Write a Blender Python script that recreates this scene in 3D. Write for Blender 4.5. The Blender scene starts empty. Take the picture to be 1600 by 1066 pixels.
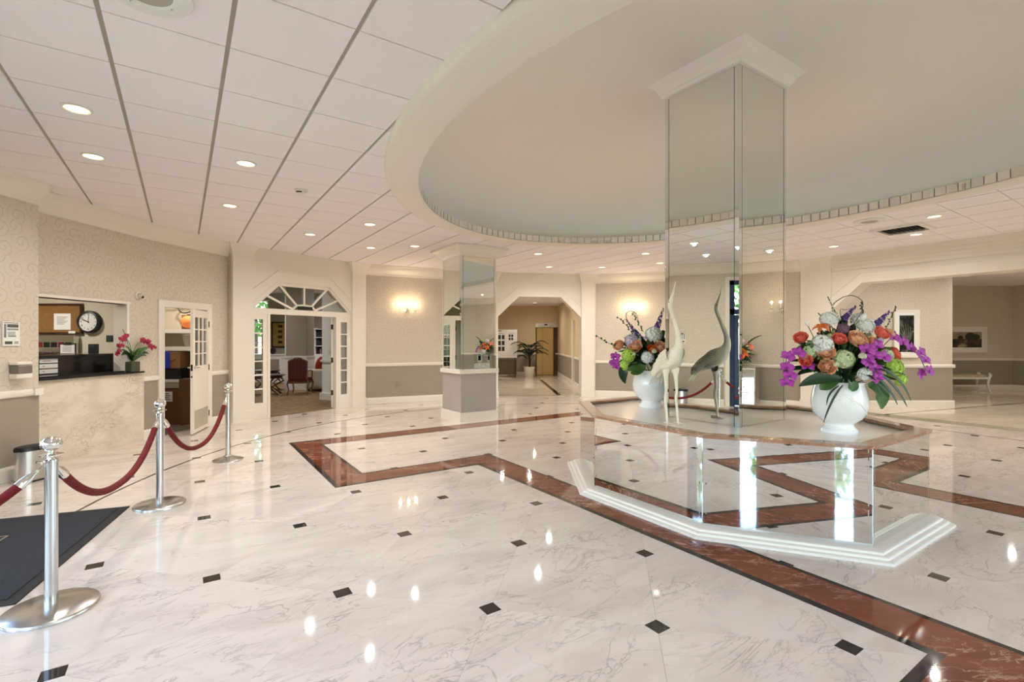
import bpy, math, random
from math import sin, cos, pi, radians, sqrt, atan2
from mathutils import Vector, Matrix

random.seed(7)
SC = bpy.context.scene
COL = SC.collection

# ------------------------------------------------------------------ camera, sky, exposure
EYE = 1.52
cam_data = bpy.data.cameras.new('camera')
cam = bpy.data.objects.new('camera', cam_data); COL.objects.link(cam)
cam.location = (0, 0, EYE); cam.rotation_euler = (radians(90), 0, 0)
cam_data.sensor_width = 36.0; cam_data.lens = 767.0 / 1600 * 36
cam_data.shift_y = -1.0 / 1600
cam_data.clip_start = 0.05; cam_data.clip_end = 300
SC.camera = cam

world = bpy.data.worlds.new('sky'); SC.world = world
world.use_nodes = True
wn = world.node_tree.nodes; wl = world.node_tree.links
sky = wn.new('ShaderNodeTexSky'); sky.sky_type = 'NISHITA'
sky.sun_disc = False; sky.sun_elevation = radians(50); sky.sun_rotation = radians(20)
sky.air_density = 1.2; sky.dust_density = 2.0; sky.ozone_density = 1.0
wl.new(sky.outputs['Color'], wn['Background'].inputs['Color'])
SKY_STRENGTH = 2.3
wn['Background'].inputs['Strength'].default_value = SKY_STRENGTH

sun_d = bpy.data.lights.new('sun', 'SUN'); sun_d.energy = 7.0; sun_d.angle = radians(0.6)
sun_d.color = (1.0, 0.95, 0.86)
sun = bpy.data.objects.new('sun', sun_d); COL.objects.link(sun)
sun.rotation_euler = (radians(-40), 0, radians(-14))     # high sun beyond the back of the building

SC.view_settings.view_transform = 'Standard'; SC.view_settings.look = 'None'
SC.view_settings.gamma = 1.0; SC.view_settings.use_curve_mapping = False
SC.view_settings.exposure = 0.33
SC.cycles.caustics_reflective = False; SC.cycles.caustics_refractive = False
SC.cycles.max_bounces = 12; SC.cycles.diffuse_bounces = 6; SC.cycles.glossy_bounces = 8
SC.cycles.transparent_max_bounces = 16; SC.cycles.sample_clamp_indirect = 6.0
SC.cycles.use_denoising = True

SPOT_W = 62.0           # each ceiling downlight, watts
WARM = (1.0, 0.945, 0.865)

# ------------------------------------------------------------------ plan frame
TH = radians(33.92); CT, ST = cos(TH), sin(TH)
def W(a, b):                       # plan frame (a along the room, b across) -> world x, y
    return (CT * a - ST * b, ST * a + CT * b)
def AB(x, y):
    return (CT * x + ST * y, -ST * x + CT * y)
CA, CB = 4.69, 3.03                # centre of the oval lobby in the plan frame
CEIL = 3.31

# ------------------------------------------------------------------ materials
def lin(r, g, b):
    f = lambda c: (c / 255 / 12.92) if c / 255 <= 0.04045 else ((c / 255 + 0.055) / 1.055) ** 2.4
    return (f(r), f(g), f(b))
MATS = {}
def node_mat(name):
    m = bpy.data.materials.new(name); m.use_nodes = True
    nt = m.node_tree
    return m, nt, nt.nodes['Principled BSDF'], nt.nodes, nt.links
def mat(name, color, rough=0.5, metal=0.0, var=0.0, scale=8.0, bump=0.0, bscale=60.0, spec=0.5, coat=0.0, sheen=0.0):
    if name in MATS: return MATS[name]
    m, nt, p, N, L = node_mat(name)
    p.inputs['Base Color'].default_value = (*color, 1); p.inputs['Roughness'].default_value = rough
    p.inputs['Metallic'].default_value = metal; p.inputs['Specular IOR Level'].default_value = spec
    p.inputs['Coat Weight'].default_value = coat; p.inputs['Sheen Weight'].default_value = sheen
    tc = N.new('ShaderNodeTexCoord')
    if var > 0:
        n = N.new('ShaderNodeTexNoise'); n.inputs['Scale'].default_value = scale; n.inputs['Detail'].default_value = 5
        L.new(tc.outputs['Object'], n.inputs['Vector'])
        r = N.new('ShaderNodeValToRGB')
        r.color_ramp.elements[0].position = 0.3; r.color_ramp.elements[1].position = 0.7
        r.color_ramp.elements[0].color = (*[max(0, c * (1 - var)) for c in color], 1)
        r.color_ramp.elements[1].color = (*[min(1, c * (1 + var)) for c in color], 1)
        L.new(n.outputs['Fac'], r.inputs['Fac']); L.new(r.outputs['Color'], p.inputs['Base Color'])
    if bump > 0:
        n = N.new('ShaderNodeTexNoise'); n.inputs['Scale'].default_value = bscale; n.inputs['Detail'].default_value = 3
        L.new(tc.outputs['Object'], n.inputs['Vector'])
        b = N.new('ShaderNodeBump'); b.inputs['Strength'].default_value = bump; b.inputs['Distance'].default_value = 0.01
        L.new(n.outputs['Fac'], b.inputs['Height']); L.new(b.outputs['Normal'], p.inputs['Normal'])
    MATS[name] = m
    return m
def emit(name, color, strength):
    if name in MATS: return MATS[name]
    m, nt, p, N, L = node_mat(name)
    p.inputs['Base Color'].default_value = (*color, 1); p.inputs['Roughness'].default_value = 0.4
    p.inputs['Emission Color'].default_value = (*color, 1); p.inputs['Emission Strength'].default_value = strength
    MATS[name] = m
    return m
def glass(name, tint=(1, 1, 1)):
    if name in MATS: return MATS[name]
    m, nt, p, N, L = node_mat(name)
    t = N.new('ShaderNodeBsdfTransparent'); t.inputs['Color'].default_value = (*tint, 1)
    g = N.new('ShaderNodeBsdfGlossy'); g.inputs['Roughness'].default_value = 0.02
    fr = N.new('ShaderNodeFresnel'); fr.inputs['IOR'].default_value = 1.45
    mx = N.new('ShaderNodeMixShader')
    L.new(fr.outputs[0], mx.inputs[0]); L.new(t.outputs[0], mx.inputs[1]); L.new(g.outputs[0], mx.inputs[2])
    L.new(mx.outputs[0], N['Material Output'].inputs['Surface'])
    MATS[name] = m
    return m

def marble(name, base, cloud, vein, rough=0.05, scale=1.0, vein_w=0.035, amount=0.75, per_object=True):
    m, nt, p, N, L = node_mat(name)
    tc = N.new('ShaderNodeTexCoord'); oi = N.new('ShaderNodeObjectInfo')
    add = N.new('ShaderNodeVectorMath'); add.operation = 'MULTIPLY_ADD'
    comb = N.new('ShaderNodeCombineXYZ')
    if per_object:
        L.new(oi.outputs['Random'], comb.inputs[0]); L.new(oi.outputs['Random'], comb.inputs[2])
    add.inputs[1].default_value = (37.0, 11.0, 53.0)
    L.new(comb.outputs[0], add.inputs[0])
    # each slab carries its own vein run
    L.new(tc.outputs['Object'], add.inputs[2])
    vec = add.outputs[0]
    mp = N.new('ShaderNodeMapping'); mp.inputs['Scale'].default_value = (0.55 * scale, 1.5 * scale, 1.0 * scale)
    mp.inputs['Rotation'].default_value = (0, 0, 0.5)
    L.new(vec, mp.inputs['Vector'])
    def veins(sc, width, det, dist):
        n = N.new('ShaderNodeTexNoise'); n.inputs['Scale'].default_value = sc; n.inputs['Detail'].default_value = det
        n.inputs['Distortion'].default_value = dist; n.inputs['Roughness'].default_value = 0.55
        L.new(mp.outputs[0], n.inputs['Vector'])
        s = N.new('ShaderNodeMath'); s.operation = 'SUBTRACT'; s.inputs[1].default_value = 0.5; L.new(n.outputs['Fac'], s.inputs[0])
        a = N.new('ShaderNodeMath'); a.operation = 'ABSOLUTE'; L.new(s.outputs[0], a.inputs[0])
        r = N.new('ShaderNodeMapRange'); r.inputs['From Min'].default_value = 0.0; r.inputs['From Max'].default_value = width
        r.inputs['To Min'].default_value = 1.0; r.inputs['To Max'].default_value = 0.0; L.new(a.outputs[0], r.inputs['Value'])
        pw = N.new('ShaderNodeMath'); pw.operation = 'POWER'; pw.inputs[1].default_value = 2.0; L.new(r.outputs[0], pw.inputs[0])
        return pw.outputs[0]
    v1 = veins(1.6, vein_w * 0.55, 7, 1.6); v2 = veins(4.0, vein_w * 0.8, 8, 0.9)
    mask = N.new('ShaderNodeTexNoise'); mask.inputs['Scale'].default_value = 1.7; mask.inputs['Detail'].default_value = 3
    L.new(mp.outputs[0], mask.inputs['Vector'])
    mr = N.new('ShaderNodeMapRange'); mr.inputs['From Min'].default_value = 0.45; mr.inputs['From Max'].default_value = 0.68
    L.new(mask.outputs['Fac'], mr.inputs['Value'])
    m2 = N.new('ShaderNodeMath'); m2.operation = 'MULTIPLY'; L.new(v2, m2.inputs[0]); L.new(mr.outputs[0], m2.inputs[1])
    mr1 = N.new('ShaderNodeMapRange'); mr1.inputs['From Min'].default_value = 0.35; mr1.inputs['From Max'].default_value = 0.6
    L.new(mask.outputs['Fac'], mr1.inputs['Value'])
    m1 = N.new('ShaderNodeMath'); m1.operation = 'MULTIPLY'; L.new(v1, m1.inputs[0]); L.new(mr1.outputs[0], m1.inputs[1])
    mx = N.new('ShaderNodeMath'); mx.operation = 'MAXIMUM'; L.new(m1.outputs[0], mx.inputs[0]); L.new(m2.outputs[0], mx.inputs[1])
    am = N.new('ShaderNodeMath'); am.operation = 'MULTIPLY'; am.inputs[1].default_value = amount; L.new(mx.outputs[0], am.inputs[0])
    cl = N.new('ShaderNodeTexNoise'); cl.inputs['Scale'].default_value = 2.2; cl.inputs['Detail'].default_value = 6
    cl.inputs['Distortion'].default_value = 0.6
    L.new(mp.outputs[0], cl.inputs['Vector'])
    cr = N.new('ShaderNodeMapRange'); cr.inputs['From Min'].default_value = 0.42; cr.inputs['From Max'].default_value = 0.75
    L.new(cl.outputs['Fac'], cr.inputs['Value'])
    c1 = N.new('ShaderNodeMix'); c1.data_type = 'RGBA'; c1.inputs[6].default_value = (*base, 1); c1.inputs[7].default_value = (*cloud, 1)
    L.new(cr.outputs[0], c1.inputs[0])
    c2 = N.new('ShaderNodeMix'); c2.data_type = 'RGBA'; c2.inputs[7].default_value = (*vein, 1)
    L.new(am.outputs[0], c2.inputs[0]); L.new(c1.outputs[2], c2.inputs[6])
    L.new(c2.outputs[2], p.inputs['Base Color'])
    p.inputs['Roughness'].default_value = rough
    return m

def wallpaper():
    m, nt, p, N, L = node_mat('wallpaper')
    tc = N.new('ShaderNodeTexCoord'); sp = N.new('ShaderNodeSeparateXYZ'); cb = N.new('ShaderNodeCombineXYZ')
    L.new(tc.outputs['Object'], sp.inputs[0])
    xy = N.new('ShaderNodeMath'); xy.operation = 'ADD'; L.new(sp.outputs[0], xy.inputs[0]); L.new(sp.outputs[1], xy.inputs[1])
    L.new(xy.outputs[0], cb.inputs[0]); L.new(sp.outputs[2], cb.inputs[1])
    sc = N.new('ShaderNodeVectorMath'); sc.operation = 'SCALE'; sc.inputs['Scale'].default_value = 5.2; L.new(cb.outputs[0], sc.inputs[0])
    vo = N.new('ShaderNodeTexVoronoi'); vo.voronoi_dimensions = '2D'; vo.inputs['Scale'].default_value = 1.0
    vo.inputs['Randomness'].default_value = 0.75
    L.new(sc.outputs[0], vo.inputs['Vector'])
    df = N.new('ShaderNodeVectorMath'); df.operation = 'SUBTRACT'; L.new(sc.outputs[0], df.inputs[0]); L.new(vo.outputs['Position'], df.inputs[1])
    s2 = N.new('ShaderNodeSeparateXYZ'); L.new(df.outputs[0], s2.inputs[0])
    at = N.new('ShaderNodeMath'); at.operation = 'ARCTAN2'; L.new(s2.outputs[1], at.inputs[0]); L.new(s2.outputs[0], at.inputs[1])
    ds = N.new('ShaderNodeMath'); ds.operation = 'MULTIPLY_ADD'; ds.inputs[1].default_value = 19.0
    L.new(vo.outputs['Distance'], ds.inputs[0]); L.new(at.outputs[0], ds.inputs[2])
    sn = N.new('ShaderNodeMath'); sn.operation = 'SINE'; L.new(ds.outputs[0], sn.inputs[0])
    r = N.new('ShaderNodeMapRange'); r.inputs['From Min'].default_value = 0.72; r.inputs['From Max'].default_value = 0.97
    L.new(sn.outputs[0], r.inputs['Value'])
    fade = N.new('ShaderNodeMapRange'); fade.inputs['From Min'].default_value = 0.75; fade.inputs['From Max'].default_value = 0.4
    L.new(vo.outputs['Distance'], fade.inputs['Value'])
    mu = N.new('ShaderNodeMath'); mu.operation = 'MULTIPLY'; L.new(r.outputs[0], mu.inputs[0]); L.new(fade.outputs[0], mu.inputs[1])
    nz = N.new('ShaderNodeTexNoise'); nz.inputs['Scale'].default_value = 30; nz.inputs['Detail'].default_value = 4
    L.new(tc.outputs['Object'], nz.inputs['Vector'])
    c0 = N.new('ShaderNodeMix'); c0.data_type = 'RGBA'
    c0.inputs[6].default_value = (*lin(217, 208, 194), 1); c0.inputs[7].default_value = (*lin(204, 194, 179), 1)
    L.new(nz.outputs['Fac'], c0.inputs[0])
    am = N.new('ShaderNodeMath'); am.operation = 'MULTIPLY'; am.inputs[1].default_value = 0.5; L.new(mu.outputs[0], am.inputs[0])
    c1 = N.new('ShaderNodeMix'); c1.data_type = 'RGBA'; c1.inputs[7].default_value = (*lin(178, 165, 146), 1)
    L.new(am.outputs[0], c1.inputs[0]); L.new(c0.outputs[2], c1.inputs[6])
    L.new(c1.outputs[2], p.inputs['Base Color'])
    bp = N.new('ShaderNodeBump'); bp.inputs['Strength'].default_value = 0.15; bp.inputs['Distance'].default_value = 0.003
    L.new(mu.outputs[0], bp.inputs['Height']); L.new(bp.outputs['Normal'], p.inputs['Normal'])
    p.inputs['Roughness'].default_value = 0.55
    return m

M_PAPER = wallpaper()
M_WHITE = mat('white_paint', lin(236, 230, 219), 0.35, bump=0.03, bscale=25)
M_TRIM = mat('trim_white', lin(236, 230, 220), 0.3)
M_GREY = mat('grey_wainscot', lin(158, 148, 134), 0.45, var=0.03, scale=3)
M_GREYC = mat('pillar_grey', lin(174, 167, 162), 0.45, var=0.03, scale=3)
M_TILE = mat('ceiling_tile', lin(248, 242, 244), 0.9, var=0.012, scale=40, bump=0.25, bscale=160)
M_TBAR = mat('ceiling_grid', lin(176, 168, 154), 0.55)
M_DOME = mat('dome_plaster', lin(246, 239, 229), 0.75)
M_RING = mat('ring_plaster', lin(238, 230, 220), 0.6)
M_MIRROR = mat('mirror_glass', (0.86, 0.88, 0.84), 0.0, 1.0)
M_MIRROR2 = mat('mirror_bright', (0.86, 0.88, 0.87), 0.0, 1.0)
M_MIRRORW = mat('mirror_aged', (0.86, 0.88, 0.87), 0.0, 1.0, bump=0.012, bscale=5)
M_SEAM = mat('mirror_seam', (0.05, 0.048, 0.04), 0.5)
M_MARBLE = marble('white_marble', lin(225, 214, 205), lin(206, 194, 185), lin(122, 115, 110), 0.045, 1.15, 0.03, 0.6)
M_DESK = marble('desk_marble', lin(224, 214, 198), lin(205, 194, 176), lin(128, 118, 104), 0.1, 2.2, 0.03, 0.6)
M_RED = marble('red_marble', lin(130, 68, 46), lin(98, 47, 33), lin(226, 190, 164), 0.05, 1.5, 0.024, 0.85)
M_PINK = marble('rose_marble', lin(168, 128, 104), lin(140, 98, 76), lin(225, 200, 180), 0.08, 2.5, 0.03, 0.7)
M_BLACK = mat('black_marble', lin(38, 36, 35), 0.06, var=0.5, scale=18)
M_GRANITE = mat('black_granite', lin(26, 24, 23), 0.15, var=0.5, scale=30)
M_GROUT = mat('grout', lin(176, 165, 150), 0.8)
M_STEEL = mat('brushed_steel', (0.62, 0.61, 0.59), 0.24, 1.0, bump=0.02, bscale=200)
M_CHROME = mat('chrome', (0.82, 0.81, 0.79), 0.06, 1.0)
M_VELVET = mat('red_velvet', lin(108, 8, 20), 0.85, sheen=0.0, var=0.15, scale=60, bump=0.2, bscale=300)
M_DARK = mat('dark_plastic', lin(24, 24, 26), 0.4)
M_MATT = mat('mat_pile', lin(42, 43, 50), 0.95, var=0.35, scale=90, bump=0.6, bscale=400)
M_MATB = mat('mat_rubber', lin(30, 29, 28), 0.8)
M_MATL = mat('mat_emblem', lin(160, 142, 118), 0.9)
M_CERAMIC = mat('white_ceramic', lin(250, 250, 252), 0.18, coat=0.4, var=0.02, scale=6)
M_CRANE = mat('ivory_resin', lin(240, 231, 214), 0.45, var=0.06, scale=20, bump=0.35, bscale=70)
M_PAPERW = mat('paper_white', lin(236, 234, 230), 0.7)
M_INK = mat('ink_dark', lin(50, 48, 46), 0.7)
M_BROWN = mat('cardboard', lin(140, 103, 68), 0.8, var=0.08, scale=6)
M_BROWN2 = mat('cardboard_dark', lin(104, 72, 46), 0.8, var=0.08, scale=6)
M_WOOD = mat('dark_wood', lin(58, 30, 20), 0.3, var=0.3, scale=12)
M_CARPET = mat('carpet_tan', lin(128, 104, 72), 0.95, var=0.4, scale=7, bump=0.4, bscale=200)
M_LWALL = mat('lounge_grey', lin(150, 140, 128), 0.7)
M_LWHITE = mat('lounge_white', lin(232, 232, 234), 0.4)
M_HALL = mat('hall_beige', lin(216, 192, 152), 0.6, var=0.02, scale=10)
M_GLASS = glass('clear_glass', (0.97, 0.985, 0.98))
M_NAVY = mat('navy_metal', lin(18, 38, 84), 0.3)
M_LAMP = emit('lamp_lens', (1.0, 0.80, 0.50), 3.2)
M_FLAME = emit('sconce_bulb', (1.0, 0.82, 0.55), 9.0)
M_COVE = emit('cove_led', (0.68, 0.84, 1.0), 3.4)

# ------------------------------------------------------------------ mesh helpers
class MB:
    def __init__(s): s.v = []; s.f = []; s.s = []
    def add(s, vs, fs, smooth=False):
        o = len(s.v); s.v += [tuple(v) for v in vs]
        s.f += [tuple(i + o for i in f) for f in fs]; s.s += [smooth] * len(fs)
        return s
    def box(s, x0, y0, z0, x1, y1, z1):
        x0, x1 = min(x0, x1), max(x0, x1); y0, y1 = min(y0, y1), max(y0, y1); z0, z1 = min(z0, z1), max(z0, z1)
        v = [(x, y, z) for z in (z0, z1) for y in (y0, y1) for x in (x0, x1)]
        return s.add(v, [(0, 2, 3, 1), (4, 5, 7, 6), (0, 1, 5, 4), (2, 6, 7, 3), (0, 4, 6, 2), (1, 3, 7, 5)])
    def cbox(s, c, d): return s.box(c[0] - d[0] / 2, c[1] - d[1] / 2, c[2] - d[2] / 2, c[0] + d[0] / 2, c[1] + d[1] / 2, c[2] + d[2] / 2)
    def prism(s, poly, z0, z1):                    # polygon in x, y
        a = sum(poly[i - 1][0] * poly[i][1] - poly[i][0] * poly[i - 1][1] for i in range(len(poly)))
        if a < 0: poly = poly[::-1]
        n = len(poly)
        v = [(x, y, z0) for x, y in poly] + [(x, y, z1) for x, y in poly]
        f = [tuple(range(n - 1, -1, -1)), tuple(range(n, 2 * n))] + [(i, (i + 1) % n, n + (i + 1) % n, n + i) for i in range(n)]
        return s.add(v, f)
    def prism_y(s, poly, y0, y1):                  # polygon in x, z pushed along y
        a = sum(poly[i - 1][0] * poly[i][1] - poly[i][0] * poly[i - 1][1] for i in range(len(poly)))
        if a < 0: poly = poly[::-1]
        y0, y1 = min(y0, y1), max(y0, y1); n = len(poly)
        v = [(x, y0, z) for x, z in poly] + [(x, y1, z) for x, z in poly]
        f = [tuple(range(n)), tuple(range(2 * n - 1, n - 1, -1))] + [((i + 1) % n, i, n + i, n + (i + 1) % n) for i in range(n)]
        return s.add(v, f)
    def prism_x(s, poly, x0, x1):                  # polygon in y, z pushed along x
        a = sum(poly[i - 1][0] * poly[i][1] - poly[i][0] * poly[i - 1][1] for i in range(len(poly)))
        if a < 0: poly = poly[::-1]
        n = len(poly)
        v = [(x0, y, z) for y, z in poly] + [(x1, y, z) for y, z in poly]
        f = [tuple(range(n - 1, -1, -1)), tuple(range(n, 2 * n))] + [(i, (i + 1) % n, n + (i + 1) % n, n + i) for i in range(n)]
        return s.add(v, f)
    def lathe(s, prof, n=32, c=(0, 0, 0), smooth=True, sx=1.0, sy=1.0, cap=True):
        v = []; f = []
        for r, z in prof:
            for k in range(n):
                a = 2 * pi * k / n
                v.append((c[0] + r * cos(a) * sx, c[1] + r * sin(a) * sy, c[2] + z))
        m = len(prof)
        for j in range(m - 1):
            for k in range(n):
                f.append((j * n + k, j * n + (k + 1) % n, (j + 1) * n + (k + 1) % n, (j + 1) * n + k))
        s.add(v, f, smooth)
        if prof[0][0] > 1e-6: s.add(v[:n], [tuple(range(n - 1, -1, -1))])
        if cap and prof[-1][0] > 1e-6: s.add(v[-n:], [tuple(range(n))])
        return s
    def tube(s, pts, r, n=8, smooth=True):
        pts = [Vector(p) for p in pts]; rs = r if isinstance(r, (list, tuple)) else [r] * len(pts)
        up = Vector((0, 0, 1)); v = []; f = []; prev = None
        for i, p in enumerate(pts):
            d = (pts[min(i + 1, len(pts) - 1)] - pts[max(i - 1, 0)])
            d = d.normalized() if d.length > 1e-9 else Vector((0, 0, 1))
            if prev is None:
                x = d.cross(up);  x = d.cross(Vector((1, 0, 0))) if x.length < 0.05 else x
            else:
                x = prev - d * prev.dot(d)
                if x.length < 1e-6: x = d.cross(up)
            x.normalize(); prev = x; y = d.cross(x)
            for k in range(n):
                a = 2 * pi * k / n
                v.append(tuple(p + (x * cos(a) + y * sin(a)) * rs[i]))
        m = len(pts)
        for j in range(m - 1):
            for k in range(n):
                f.append((j * n + k, j * n + (k + 1) % n, (j + 1) * n + (k + 1) % n, (j + 1) * n + k))
        f.append(tuple(range(n - 1, -1, -1))); f.append(tuple(range((m - 1) * n, m * n)))
        return s.add(v, f, smooth)
    def ell(s, c, rx, ry, rz, nu=12, nv=8, M=None):
        v = []; f = []
        for j in range(nv + 1):
            t = pi * j / nv
            for k in range(nu):
                a = 2 * pi * k / nu
                p = Vector((rx * sin(t) * cos(a), ry * sin(t) * sin(a), rz * cos(t)))
                if M is not None: p = M @ p
                v.append((c[0] + p[0], c[1] + p[1], c[2] + p[2]))
        for j in range(nv):
            for k in range(nu):
                f.append((j * nu + k, (j + 1) * nu + k, (j + 1) * nu + (k + 1) % nu, j * nu + (k + 1) % nu))
        return s.add(v, f, True)
    def patch(s, fn, nu, nv, smooth=True):
        v = [tuple(fn(i / nu, j / nv)) for j in range(nv + 1) for i in range(nu + 1)]
        f = [(j * (nu + 1) + i, j * (nu + 1) + i + 1, (j + 1) * (nu + 1) + i + 1, (j + 1) * (nu + 1) + i) for j in range(nv) for i in range(nu)]
        return s.add(v, f, smooth)
    def mesh(s, name, m):
        me = bpy.data.meshes.new(name); me.from_pydata(s.v, [], s.f)
        me.polygons.foreach_set('use_smooth', s.s)
        if m is not None: me.materials.append(m)
        me.update()
        if any(s.s): me.set_sharp_from_angle(angle=radians(38))
        return me
    def obj(s, name, m, parent=None, loc=(0, 0, 0), rz=0.0):
        return link(name, s.mesh(name, m), parent, loc, rz)
def link(name, data, parent=None, loc=(0, 0, 0), rz=0.0):
    o = bpy.data.objects.new(name, data); COL.objects.link(o)
    o.location = loc; o.rotation_euler = (0, 0, rz)
    if parent is not None: o.parent = parent
    return o
def bevel(o, w=0.005, seg=2):
    b = o.modifiers.new('edge', 'BEVEL'); b.width = w; b.segments = seg; b.limit_method = 'ANGLE'
    return o
def tag(o, label=None, cat=None, group=None, kind=None):
    if label: o['label'] = label
    if cat: o['category'] = cat
    if group: o['group'] = group
    if kind: o['kind'] = kind
    return o
def struct(o, label=None):
    o['kind'] = 'structure'
    if label: o['label'] = label
    return o
def thing(name, label, cat, loc=(0, 0, 0), rz=0.0, group=None):
    o = link(name, None, None, loc, rz); o.empty_display_size = 0.1
    return tag(o, label, cat, group)
def copy_tree(o, loc=None, rz=None, label=None, parent=None):
    c = o.copy(); COL.objects.link(c)
    if parent is not None: c.parent = parent
    if loc is not None: c.location = loc
    if rz is not None: c.rotation_euler = (0, 0, rz)
    if label: c['label'] = label
    for ch in list(o.children): copy_tree(ch, parent=c)
    return c
def part_light(name, kind, parent, loc, energy, color, size=0.05, spot=None, rot=(0, 0, 0)):
    l = bpy.data.lights.new(name, kind); l.energy = energy; l.color = color
    if kind in ('POINT', 'SPOT'): l.shadow_soft_size = size
    if spot: l.spot_size = radians(spot); l.spot_blend = 0.9
    o = bpy.data.objects.new(name, l); COL.objects.link(o); o.location = loc; o.rotation_euler = rot
    if parent: o.parent = parent
    return o

def clip_poly(poly, nx, ny, d):                     # keep nx*x + ny*y >= d
    out = []
    for i in range(len(poly)):
        p, q = poly[i - 1], poly[i]
        a = nx * p[0] + ny * p[1] - d; b = nx * q[0] + ny * q[1] - d
        if (a >= 0) != (b >= 0):
            t = a / (a - b); out.append((p[0] + (q[0] - p[0]) * t, p[1] + (q[1] - p[1]) * t))
        if b >= 0: out.append(q)
    return out

# ------------------------------------------------------------------ lobby outline (clockwise seen from above: left, back, right, rear)
P1A, P1B = (-5.19, 9.07), (-3.49, 11.54)            # french door portal
P2A, P2B = (-0.73, 12.83), (2.22, 13.40)            # lift hall portal
P3A, P3B = W(11.55, 5.52), W(11.55, 0.55)           # wide hall portal
R1, R2, R3 = (10.1, 4.0), (9.9, 2.0), (8.2, -0.6)
B1, B2, B3, B4, B5 = (6.0, -2.6), (3.1, -3.3), (0.6, -3.3), (-2.2, -2.6), (-4.4, -0.8)
L0, L1, L2 = (-5.45, 1.3), (-5.45, 4.40), (-5.45, 5.65)
OUTLINE = [L0, L1, L2, (-5.74, 5.68), (-5.62, 7.45), (-5.29, 9.03), P1A, P1B, P2A, P2B, (5.47, 12.48), P3A, P3B, R1, R2, R3, B1, B2, B3, B4, B5]
OAB = [AB(*p) for p in OUTLINE]
def outline_radius(ang):                            # distance from the lobby centre to the walls, plan frame
    dx, dy = cos(ang), sin(ang); best = None
    for i in range(len(OAB)):
        (x1, y1), (x2, y2) = OAB[i - 1], OAB[i]
        x1 -= CA; x2 -= CA; y1 -= CB; y2 -= CB
        ex, ey = x2 - x1, y2 - y1; den = dx * ey - dy * ex
        if abs(den) < 1e-9: continue
        t = (x1 * ey - y1 * ex) / den; u = (x1 * dy - y1 * dx) / den
        if t > 0 and -1e-6 <= u <= 1 + 1e-6 and (best is None or t < best): best = t
    return best
def inside(a, b, extra=0.0):
    r = outline_radius(atan2(b - CB, a - CA))
    return sqrt((a - CA) ** 2 + (b - CB) ** 2) < r + extra
def in_view(x, y, z, margin=60):
    if y < 0.3: return False
    px = 800 + 767 * x / y; py = 532 + 767 * (EYE - z) / y
    return -margin < px < 1600 + margin and -margin < py < 1066 + margin

def clip_outline(poly, c, margin):                   # cut a small plan-frame polygon at the walls
    for k in range(len(OAB)):
        (x1, y1), (x2, y2) = OAB[k - 1], OAB[k]
        nx, ny = y2 - y1, -(x2 - x1); l = sqrt(nx * nx + ny * ny)
        if l < 0.6: continue
        nx /= l; ny /= l
        u = ((c[0] - x1) * (x2 - x1) + (c[1] - y1) * (y2 - y1)) / (l * l)
        if -0.3 < u < 1.3: poly = clip_poly(poly, nx, ny, nx * x1 + ny * y1 - margin)
        if len(poly) < 3: return []
    return poly

RA, RB = 2.97, 3.96                                  # inner half axes of the oval ring

# ------------------------------------------------------------------ floor
NS = 72
ring_pts = []
for k in range(NS):
    t = 2 * pi * k / NS; r = outline_radius(t) + 0.08
    ring_pts.append(W(CA + r * cos(t), CB + r * sin(t)))
floor = MB().prism(ring_pts, -0.10, -0.012).obj('floor', M_GROUT); struct(floor, 'polished white marble lobby floor with black insets and red bands')
SP = 0.646; OA, OB = 0.804, 3.025; DOT = 0.0475
oct_xy = []
q = SP - DOT
for sx, sy in ((1, 0), (0, 1), (-1, 0), (0, -1)):
    for s_ in (-1, 1):
        x = sx * q - sy * s_ * DOT; y = sy * q + sx * s_ * DOT
        oct_xy.append((x * 0.9988, y * 0.9988))
tile_mesh = MB().prism(oct_xy, -0.03, 0.0).mesh('marble_tile', M_MARBLE)
dot_mesh = MB().prism([(-DOT * .97, -DOT * .97), (DOT * .97, -DOT * .97), (DOT * .97, DOT * .97), (-DOT * .97, DOT * .97)], -0.03, 0.0002).mesh('inset_tile', M_BLACK)
near_t, far_t, near_d, far_d = [], [], [], []
for i in range(-24, 30):
    for j in range(-30, 30):
        a = OA + i * SP; b = OB + j * SP
        if not inside(a, b, 0.6): continue
        x, y = W(a, b); vis = in_view(x, y, 0, 250)
        if (i + j) % 2:
            full = [(a + u, b + v) for u, v in oct_xy]
            poly = clip_outline(full, (a, b), 0.04)
            if len(poly) < 3: continue
            whole = len(poly) == 8 and sum(abs(p[0] - q_[0]) + abs(p[1] - q_[1]) for p, q_ in zip(poly, full)) < 1e-6
            (near_t if vis else far_t).append((x, y, None if whole else [(p[0] - a, p[1] - b) for p in poly]))
        elif inside(a, b, -0.05): (near_d if vis else far_d).append((x, y, None))
dot_xy = [(-DOT, -DOT), (DOT, -DOT), (DOT, DOT), (-DOT, DOT)]
for name, me, near, far, base, mm, zt in (('marble_tile', tile_mesh, near_t, far_t, oct_xy, M_MARBLE, 0.0),
                                         ('inset_tile', dot_mesh, near_d, far_d, dot_xy, M_BLACK, 0.0002)):
    near.sort(key=lambda p: p[0] ** 2 + p[1] ** 2)
    far = far + near[295:]; near = near[:295]
    for x, y, part in near:
        link(name, me if part is None else MB().prism(part, -0.03, zt).mesh(name, mm), floor, (x, y, 0), TH)
    mb = MB()
    for x, y, part in far:
        mb.prism([(x + CT * u - ST * v, y + ST * u + CT * v) for u, v in (part or base)], -0.03, zt)
    o = mb.obj(name, mm, floor); o['kind'] = 'stuff'

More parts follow.
